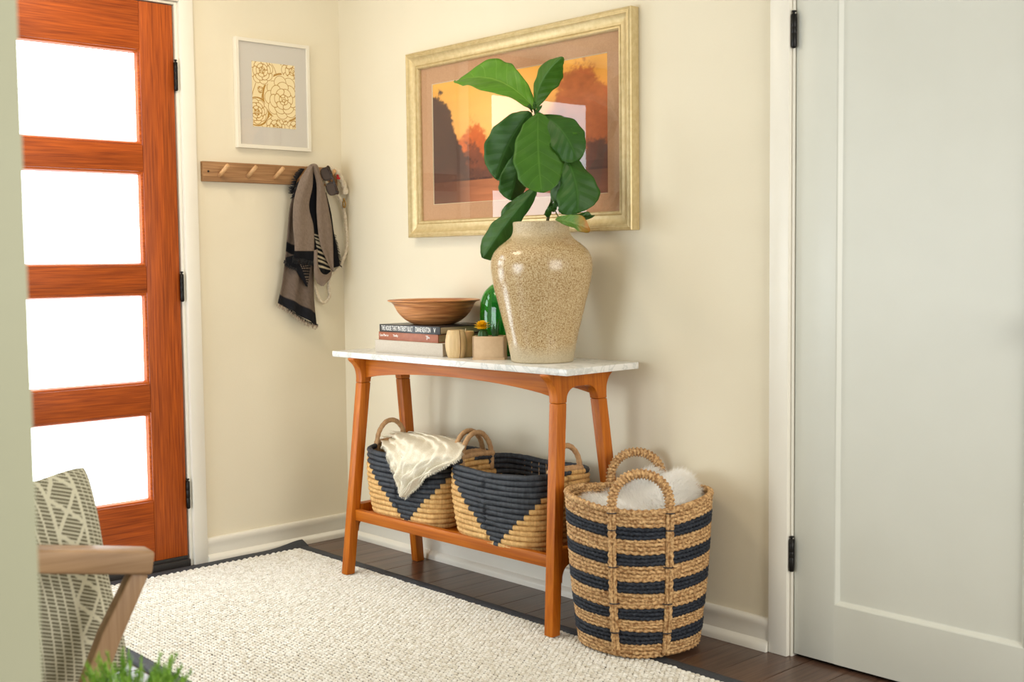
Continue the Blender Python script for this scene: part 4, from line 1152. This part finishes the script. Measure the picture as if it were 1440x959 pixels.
def scarf():
    org = Vector((.05, -.21, 1.30))
    root = empty('scarf', org)
    tag(root, 'grey-brown and black fringed scarf draped over a peg of the wooden rack', 'scarf')
    BLKC = np.array((.010, .010, .012)); BR = np.array(srgb(134, 117, 103)); BR2 = np.array(srgb(112, 97, 86)); CRM = np.array(srgb(205, 190, 160))
    cm = col_mat('woven_scarf', .95, bump=.6, bscale=(900, 900, 900), spec=.1)
    def sheet(name, Lc, Rc, x0, x1, cf, n=90, m=26, folds=3, amp=.006, seed=0):
        k = len(Lc)
        Lp = smooth_path([at(p[0], p[1], 0, x0+(x1-x0)*i/(k-1)) for i, p in enumerate(Lc)], n)
        k = len(Rc); Rp = smooth_path([at(p[0], p[1], 0, x0+(x1-x0)*i/(k-1)) for i, p in enumerate(Rc)], n)
        def res(P, n):
            idx = np.linspace(0, len(P)-1, n); A = np.array([tuple(p) for p in P]); i0 = np.floor(idx).astype(int); i1 = np.minimum(i0+1, len(P)-1); f = (idx-i0)[:, None]
            return A[i0]*(1-f)+A[i1]*f
        Lp = res(Lp, n); Rp = res(Rp, n)
        s = np.linspace(0, 1, m)[None, :, None]; t = np.linspace(0, 1, n)[:, None]
        G = Lp[:, None]*(1-s)+Rp[:, None]*s
        ss = s[..., 0]
        G[..., 0] += amp*np.sin(ss*folds*PI*2+seed+t*2.2)*(.35+.65*t)+.012*np.sin(PI*ss)*(1-.5*t)
        G -= np.array(tuple(org))
        C = np.zeros((n, m, 3))
        C[:] = cf(np.broadcast_to(ss, (n, m)), np.broadcast_to(t, (n, m)))
        nz = fbm(np.broadcast_to(ss, (n, m))*40, np.broadcast_to(t, (n, m))*90, 2, seed)[..., None]
        C = C*(.72+.55*nz)
        return grid(name, G, cm, root, colors=np.clip(C, 0, 1), solid=.0025), G
    cm_ = lambda *c: np.array(c)
    def mixc(mask, a, b): return np.where(mask[..., None], a, b)
    # long rear panel falling lower left
    hem = lambda s, t: mixc(t > .90, BLKC*1.6, mixc((t > .46) & (t < .53) & (s < .8), BLKC, BR2))
    o, GA = sheet('rear_panel', [(416, 262), (407, 290), (403, 330), (400, 365), (396, 400), (391, 426)], [(430, 262), (436, 300), (441, 345), (442, 385), (443, 420), (447, 459)], .030, .045, hem, folds=2.3, amp=.009, seed=1)
    # black lining between the front folds, with the striped inset
    def lin(s, t):
        st = (t > .48) & (t < .93) & (np.abs(s-.6) < .38) & (np.mod(t*19, 1) > .52)
        return mixc(st, CRM, BLKC)
    sheet('black_lining', [(438, 240), (434, 280), (430, 316), (438, 335), (440, 360), (444, 392)], [(446, 244), (450, 280), (454, 320), (460, 348), (466, 372), (462, 388)], .048, .055, lin, folds=1.5, amp=.003, seed=2, m=40)
    sheet('right_fringe_strip', [(455, 270), (460, 300), (462, 330), (464, 355), (462, 378)], [(457, 272), (465, 300), (470, 330), (475, 352), (478, 374)], .040, .045, lambda s, t: mixc(t > 2, BR, BLKC), folds=1, amp=.002, seed=3, m=10)
    # dotted dark patch
    def dots(s, t):
        d = (np.mod(s*9, 1) > .55) & (np.mod(t*14, 1) > .6) & (s > .35)
        return mixc(d, BR*1.3, BLKC)
    sheet('dotted_panel', [(402, 362), (404, 374), (414, 378), (424, 392), (430, 402)], [(440, 350), (440, 362), (436, 378), (434, 392), (432, 404)], .058, .062, dots, folds=1, amp=.002, seed=4, n=60, m=50)
    # front left fold
    def fl(s, t): return mixc(t > .87, BLKC, BR)
    o, GB = sheet('front_fold', [(433, 235), (421, 255), (413, 285), (412, 315), (414, 346), (413, 362)], [(440, 233), (439, 262), (434, 290), (440, 318), (441, 345), (440, 366)], .088, .070, fl, folds=1.2, amp=.004, seed=5)
    sheet('front_fold', [(437, 231), (445, 258), (445, 300), (449, 340), (458, 365), (466, 381)], [(447, 238), (455, 262), (461, 290), (466, 320), (468, 350), (468, 381)], .090, .066, lambda s, t: mixc(t > 2, BR, BR*.97), folds=1.2, amp=.004, seed=6)
    # bottom loop
    sheet('lower_loop', [(440, 352), (441, 372), (442, 388), (446, 398), (450, 401)], [(446, 350), (447, 372), (452, 384), (460, 386), (467, 380)], .072, .070, lambda s, t: mixc(t > 2, BR, BR*1.02), folds=.8, amp=.002, seed=7)
    sheet('lower_loop', [(446, 394), (448, 399), (452, 402)], [(467, 380), (464, 391), (454, 402)], .070, .070, lambda s, t: mixc(t > 2, BR, BR*1.02), folds=.8, amp=.002, seed=8, n=30)
    # top roll over the peg
    tp = [at(p[0], p[1], 0, xx) for p, xx in (((431, 250), .05), ((433, 240), .066), ((438, 234), .078), ((444, 234), .08), ((447, 243), .072), ((448, 254), .06))]
    V, F = tube_data(smooth_path([Vector(p)-org for p in tp], 30), .0085, seg=10, up=(1, 0, 0))
    o = mesh_obj('top_roll', V.tolist(), F, noise_mat('scarf_brown', tuple(BR*.8), tuple(BR*1.1), scale=(400, 400, 400), rough=.95), root, True)
    # fringes
    FB = base_mat('black_yarn', (.012, .011, .012), .95)[0]; FT = base_mat('tan_yarn', (.36, .27, .2), .95)[0]
    rr = random.Random(4)
    def fr(name, pts, cnt, ln, dirv, mt, rad=.0011):
        VV = []; FF = []
        for i in range(cnt):
            f = i/(cnt-1)*(len(pts)-1); a_ = pts[min(int(f), len(pts)-2)]; b_ = pts[min(int(f), len(pts)-2)+1]; p = a_.lerp(b_, f-min(int(f), len(pts)-2))
            d = (dirv+Vector((rr.uniform(-.1, .1), rr.uniform(-.35, .35), rr.uniform(-.15, .15)))).normalized()*ln*rr.uniform(.7, 1.2)
            mid_ = p+d*.5+Vector((rr.uniform(-.002, .004), rr.uniform(-.003, .003), 0))
            v_, f_ = tube_data([p, mid_, p+d], [rad, rad, rad*.5], seg=4)
            o_ = len(VV); VV += v_.tolist(); FF += [tuple(q+o_ for q in ff) for ff in f_]
        o = mesh_obj(name, VV, FF, mt, root, True); o['kind'] = 'stuff'
    q = lambda px, py, xx: at(px, py, 0, xx)-org
    fr('fringe', [q(391, 426, .045), q(405, 434, .045), q(420, 446, .047), q(434, 454, .046), q(447, 458, .045)], 60, .016, Vector((0, -.15, -1)), FT)
    fr('fringe', [q(391, 424, .043), q(405, 432, .043), q(420, 444, .045), q(434, 452, .044), q(447, 456, .043)], 60, .012, Vector((0, 0, -1)), FB, .0015)
    fr('fringe', [q(428, 238, .05), q(418, 252, .045), q(412, 272, .04)], 40, .022, Vector((0, -1, .15)), FB, .0022)
    fr('fringe', [q(430, 246, .052), q(421, 258, .047), q(415, 275, .042)], 40, .020, Vector((0, -.8, -.5)), FB, .003)
    fr('fringe', [q(413, 360, .07), q(425, 363, .072), q(440, 365, .07)], 60, .026, Vector((.1, -.25, -1)), FB, .0022)
    fr('fringe', [q(400, 366, .056), q(408, 372, .058), q(418, 376, .06)], 30, .016, Vector((.1, -.3, -1)), FB, .0022)
    fr('fringe', [q(470, 330, .045), q(475, 352, .045), q(478, 374, .045)], 26, .012, Vector((0, 1, -.6)), FB, .0014)
scarf()

# ---- sunglasses on the last peg
def sunglasses():
    org = at(463, 255, 0, .085)
    root = empty('sunglasses', org)
    tag(root, 'dark tortoiseshell sunglasses hooked on the peg beside the scarf', 'sunglasses')
    T = noise_mat('tortoiseshell', (.012, .007, .004), (.05, .022, .01), scale=(90, 90, 90), rough=.2)
    LM = base_mat('brown_lens', (.045, .026, .018), .08, 0, .6)[0]
    # frame hangs sideways: lens row runs vertically
    U = Vector((0.25, .25, -1)).normalized(); Wd = Vector((.35, .9, .3)); Wd = (Wd-U*Wd.dot(U)).normalized(); Nn = U.cross(Wd).normalized()
    for s in (-1, 1):
        c = U*(s*.031)
        lp = []
        for k in range(28):
            a_ = 2*PI*k/28; lx, ly = sup(a_, .0245, .0205, 2.8); lp.append(c+U*lx+Wd*(ly*1.0))
        V, F = tube_data(lp, .0030, seg=7, closed=True, up=tuple(Nn)); mesh_obj('lens_rim', V.tolist(), F, T, root, True)
        mesh_obj('lens', [tuple(p+Nn*.0006) for p in lp]+[tuple(p-Nn*.0006) for p in lp], [tuple(range(28)), tuple(range(55, 27, -1))]+[(k, (k+1) % 28, 28+(k+1) % 28, 28+k) for k in range(28)], LM, root)
        h = U*(s*.057)+Wd*.012
        tm = smooth_path([h, h+Nn*.006+Wd*.004, h+(-U*s*.010)+Wd*.014-Nn*.02, -U*(-s)*.034+Wd*.022-Nn*.03 if s > 0 else -U*.02+Wd*.02-Nn*.034], 18)
        tube('temple', tm, [.0032]*len(tm), T, root, seg=7)
    tube('bridge', smooth_path([-U*.008-Wd*.0, Wd*.004, U*.008-Wd*0], 8), .0028, T, root, seg=7)
    tube('brow_bar', smooth_path([-U*.057+Wd*.013, -U*.02+Wd*.0175, U*.02+Wd*.0175, U*.057+Wd*.013], 16), .0042, T, root, seg=7)
sunglasses()

# ---- rope leash on the last peg
def leash():
    org = Vector((.05, -.06, 1.35))
    root = empty('rope_leash', org)
    tag(root, 'looped cream cotton rope leash with a small brass clip hanging beside the corner', 'leash')
    RM = noise_mat('cream_cotton_rope', (.60, .50, .36), (.76, .68, .54), scale=(150, 150, 150), rough=.85)
    q = lambda px, py, xx=.045: at(px, py, 0, xx)-org
    P = smooth_path([q(464, 237, .07), q(473, 241, .06), q(479, 251, .05), q(484, 262, .045), q(486, 273, .045)], 80)
    tube('spliced_loop', P, .0115, RM, root, seg=10, lobes=3, amp=.22, twist=2*PI/.03)
    P = smooth_path([q(466, 240, .06), q(458, 248, .055), q(458, 256, .05), q(470, 266, .045), q(478, 280, .042), q(484, 298, .04), q(487, 320, .035), q(488, 345, .03), q(484, 362, .028), q(474, 378, .027), q(464, 388, .026), q(462, 405, .026), q(463, 416, .026), q(457, 425, .026), q(449, 421, .026), q(444, 406, .026), q(440, 390, .026), q(436, 360, .026), q(440, 300, .026), q(452, 262, .03), q(460, 246, .05)], 420)
    tube('rope', P, .0068, RM, root, seg=9, lobes=3, amp=.20, twist=2*PI/.024)
    BR_ = base_mat('aged_brass', (.36, .2, .05), .35, .9)[0]
    c = q(484, 287, .052)
    ring = [c+Vector((0, .006*math.cos(t), .014*math.sin(t))) for t in [2*PI*k/20 for k in range(20)]]
    tube('brass_clip', ring, .0028, BR_, root, seg=7, closed=True)
    tube('brass_clip', [c+Vector((0, 0, .012)), c+Vector((0, -.001, .024))], .004, BR_, root, seg=8)
    tg = q(476, 248, .062)
    o = box('red_tag', (tg.x-.0012, tg.y-.009, tg.z-.012), (tg.x+.0012, tg.y+.008, tg.z+.012), base_mat('red_cloth', (.45, .012, .015), .8)[0], root, bev=.0005)
leash()

# ================================================================== ARMCHAIR, PILLOW, POT PLANT (left foreground)
AZ = math.radians(82.2)
chair = empty('armchair', (1.907, -1.798, 0), AZ)     # local +x = chair front, +y = far side
tag(chair, 'low oak-framed armchair by the front door, mostly hidden behind the sage wall', 'chair')
def beam(name, pts, wx, wz, parent, m=CHAIRW, bev=.004):
    """tapered rectangular bar through points, wx = width (local y), wz = height list"""
    bm = bmesh.new(); rings = []
    n = len(pts)
    for i, p in enumerate(pts):
        p = Vector(p); d = (Vector(pts[min(i+1, n-1)])-Vector(pts[max(i-1, 0)])).normalized()
        sd = Vector((0, 1, 0)); sd = (sd-d*sd.dot(d)).normalized(); up_ = d.cross(sd)
        if up_.z < 0: up_ = -up_
        a_ = wx[i]/2; b_ = wz[i]/2
        rings.append([bm.verts.new(p+sd*s1*a_+up_*s2*b_) for s1, s2 in ((-1, -1), (1, -1), (1, 1), (-1, 1))])
    for i in range(n-1):
        for k in range(4): bm.faces.new([rings[i][k], rings[i][(k+1) % 4], rings[i+1][(k+1) % 4], rings[i+1][k]])
    bm.faces.new(rings[0]); bm.faces.new(rings[-1])
    bmesh.ops.recalc_face_normals(bm, faces=bm.faces)
    es = [e for e in bm.edges if len(e.link_faces) == 2 and e.calc_face_angle(0) > .6]
    bmesh.ops.bevel(bm, geom=es, offset=bev, segments=3, profile=.5, affect='EDGES')
    return bm_obj(name, bm, m, parent, smooth=True)
azt = .553
for yo in (0, .50):
    beam('armrest', [(0, yo, azt), (-.12, yo, azt+.020), (-.30, yo, azt+.050), (-.60, yo, azt+.085)], [.060, .062, .060, .05], [.046, .046, .044, .036], chair, bev=.007)
    beam('leg', [(-.022, yo, azt-.018), (-.082, yo, .42), (-.175, yo, .20), (-.250, yo, 0)], [.032, .034, .034, .028], [.034, .040, .042, .030], chair, CHAIRV)
    beam('leg', [(-.56, yo, azt+.07), (-.60, yo, .30), (-.68, yo, 0)], [.032, .034, .028], [.036, .046, .030], chair, CHAIRV)
    beam('side_rail', [(-.10, yo, .235), (-.60, yo, .20)], [.028, .028], [.05, .05], chair)
beam('front_rail', [(-.15, .017, .225), (-.15, .483, .225)], [.03, .03], [.045, .045], chair) if False else box('front_rail', (-.165, .017, .205), (-.135, .483, .25), CHAIRW, chair, bev=.004)
box('rear_rail', (-.61, .017, .18), (-.585, .483, .225), CHAIRW, chair, bev=.004)
SEATF = noise_mat('oatmeal_upholstery', (.50, .46, .38), (.60, .56, .47), scale=(300, 300, 300), rough=.9, bump=.3)
box('seat_cushion', (-.60, .022, .205), (-.17, .478, .262), SEATF, chair, bev=.022, seg=4)
bc = box('back_cushion', (-.05, -.226, 0), (.05, .226, .50), SEATF, chair, bev=.03, seg=4)
bc.location = (-.60, .25, .27); bc.rotation_euler = (0, -.25, 0)
box('backrest_frame', (-.685, .017, .30), (-.665, .483, .72), CHAIRW, chair, bev=.004).rotation_euler = (0, 0, 0)

def pillow():
    dK = 2.50
    K = dep(123, 648, dK)
    Rt = r0; Fd = Vector((math.cos(yaw), math.sin(yaw), 0)); Z = Vector((0, 0, 1))
    left = (-Rt*.62 - Fd*.785).normalized()
    # in-plane roll and lean
    down = (Rt*.17 + Fd*.02 - Z).normalized()
    left = (left - Z*.30); left = (left-down*left.dot(down)).normalized()
    nrm = down.cross(left).normalized()
    if nrm.dot(CAM-K) < 0: nrm = -nrm
    Sz = .455; n = 230
    s, t = np.meshgrid(np.linspace(0, 1, n), np.linspace(0, 1, n), indexing='ij')
    # pinch: sides curve in slightly between the corners
    a = s; b = t
    es = .030*np.sin(PI*t); et = .030*np.sin(PI*s)
    rc_ = .024*((2*np.abs(s-.5))**6*(2*np.abs(t-.5))**6)
    S_ = es+(1-2*es)*s; T_ = et+(1-2*et)*t
    S_ = S_+rc_*np.sign(.5-s); T_ = T_+rc_*np.sign(.5-t)
    puff = .085*(np.clip(16*s*(1-s)*t*(1-t), 0, 1))**.45 + .004*np.sin(9*s+4*t)*np.sin(7*t)
    K_ = np.array(tuple(K)); L_ = np.array(tuple(left)); D_ = np.array(tuple(down)); N_ = np.array(tuple(nrm))
    def surf(sign): return K_+L_*(S_*Sz)[..., None]+D_*(T_*Sz)[..., None]+N_*(sign*puff)[..., None]
    # colours: bands run along t, position across = s (0 at the far edge)
    cm_ = s*Sz*100; tm = t*Sz*100                  # cm
    cr = np.array(srgb(206, 202, 180)); dk = np.array(srgb(92, 87, 68))
    hat = (np.mod(tm+cm_*.5, .84) < .50)              # hatch lines
    dark = np.zeros_like(s)
    per = 24.0
    c_ = np.mod(cm_, per)
    plain = (c_ < 5.2) | (c_ > 13.0)
    thin = (np.abs(c_-1.3) < .14) | (np.abs(c_-2.6) < .14) | (np.abs(c_-4.0) < .14) | (np.abs(c_-15) < .14) | (np.abs(c_-17) < .14) | (np.abs(c_-19) < .14) | (np.abs(c_-21.5) < .14)
    dark = np.where(plain & hat & ~thin, 1, dark)
    # diamond band
    mid_ = 9.1; hw = 3.3; pt_ = 7.4
    dx = np.abs(c_-mid_)/hw; tt = np.abs(np.mod(tm, pt_)/pt_-.5)*2      # 0 centre of diamond
    diamond = (dx+tt < .86); tri = (dx > .22) & ((1-dx)+(1-tt) < .62) & (dx < .92)
    tri2 = (dx+tt > 1.20) & (dx < .95)
    inb = (c_ > 5.8) & (c_ < 12.4)
    dark = np.where(inb & (diamond | tri2) & hat, 1, dark)
    C = cr*(1-dark[..., None])+dk*dark[..., None]
    org = K+left*(Sz/2)+down*(Sz/2)
    root = empty('throw_pillow', org)
    tag(root, 'cream and olive pillow with a hatched diamond band on the oak armchair', 'pillow')
    m = col_mat('woven_pillow_cloth', .9, bump=.4, bscale=(500, 500, 500), spec=.15)
    oo = np.array(tuple(org))
    A = surf(1)-oo; B = surf(-1)-oo
    grid('front_face', A, m, root, colors=C)
    grid('back_face', B[:, ::-1], m, root, colors=(cr*.97)[None, None]*np.ones((n, n, 1)))
pillow()

def pot_plant():
    c = dep(184, 968, 1.86)
    c = Vector((c.x, c.y, 0))
    root = empty('potted_fern', c); root.scale = (.66, .66, 1.065)
    tag(root, 'bright green feathery potted fern on the floor in front of the armchair', 'plant')
    lathe('pot', [(0, .002), (.085, .002), (.09, .008), (.115, .31), (.118, .325), (.108, .326), (.102, .30), (0, .30)], noise_mat('dark_clay_pot', (.10, .10, .095), (.13, .13, .12), rough=.6), root, seg=40)
    lathe('soil', [(0, .296), (.1015, .296), (.1015, .305), (0, .308)], base_mat('pot_soil', (.03, .02, .015), .95)[0], root, seg=24)
    G = noise_mat('fern_green', (.16, .36, .03), (.34, .58, .07), scale=(50, 50, 50), rough=.5)
    rr = random.Random(21)
    for k in range(170):
        a_ = rr.uniform(0, 2*PI); el = rr.uniform(.95, 1.5); L_ = rr.uniform(.12, .205)
        d = Vector((math.cos(a_)*math.cos(el), math.sin(a_)*math.cos(el), math.sin(el)))
        p0 = Vector((math.cos(a_)*.02, math.sin(a_)*.02, .305)); p1 = p0+d*L_*.6; p2 = p0+d*L_+Vector((math.cos(a_)*.02, math.sin(a_)*.02, -.02))
        P = smooth_path([p0, p1, p2], 14); VV = []; FF = []
        v_, f_ = tube_data(P, .0012, seg=4); VV += v_.tolist(); FF += f_
        for i in range(3, len(P)):
            for q in range(7):
                dd = (d*.6+Vector((rr.uniform(-1, 1), rr.uniform(-1, 1), rr.uniform(-.6, 1)))).normalized()
                ln = .020*(1.1-.5*i/len(P)); w = dd.cross(Vector((0, 0, 1))).normalized()*.0022
                o_ = len(VV); VV += [tuple(P[i]-w), tuple(P[i]+w), tuple(P[i]+dd*ln)]; FF.append((o_, o_+1, o_+2))
        mesh_obj('frond', VV, FF, G, root)
pot_plant()
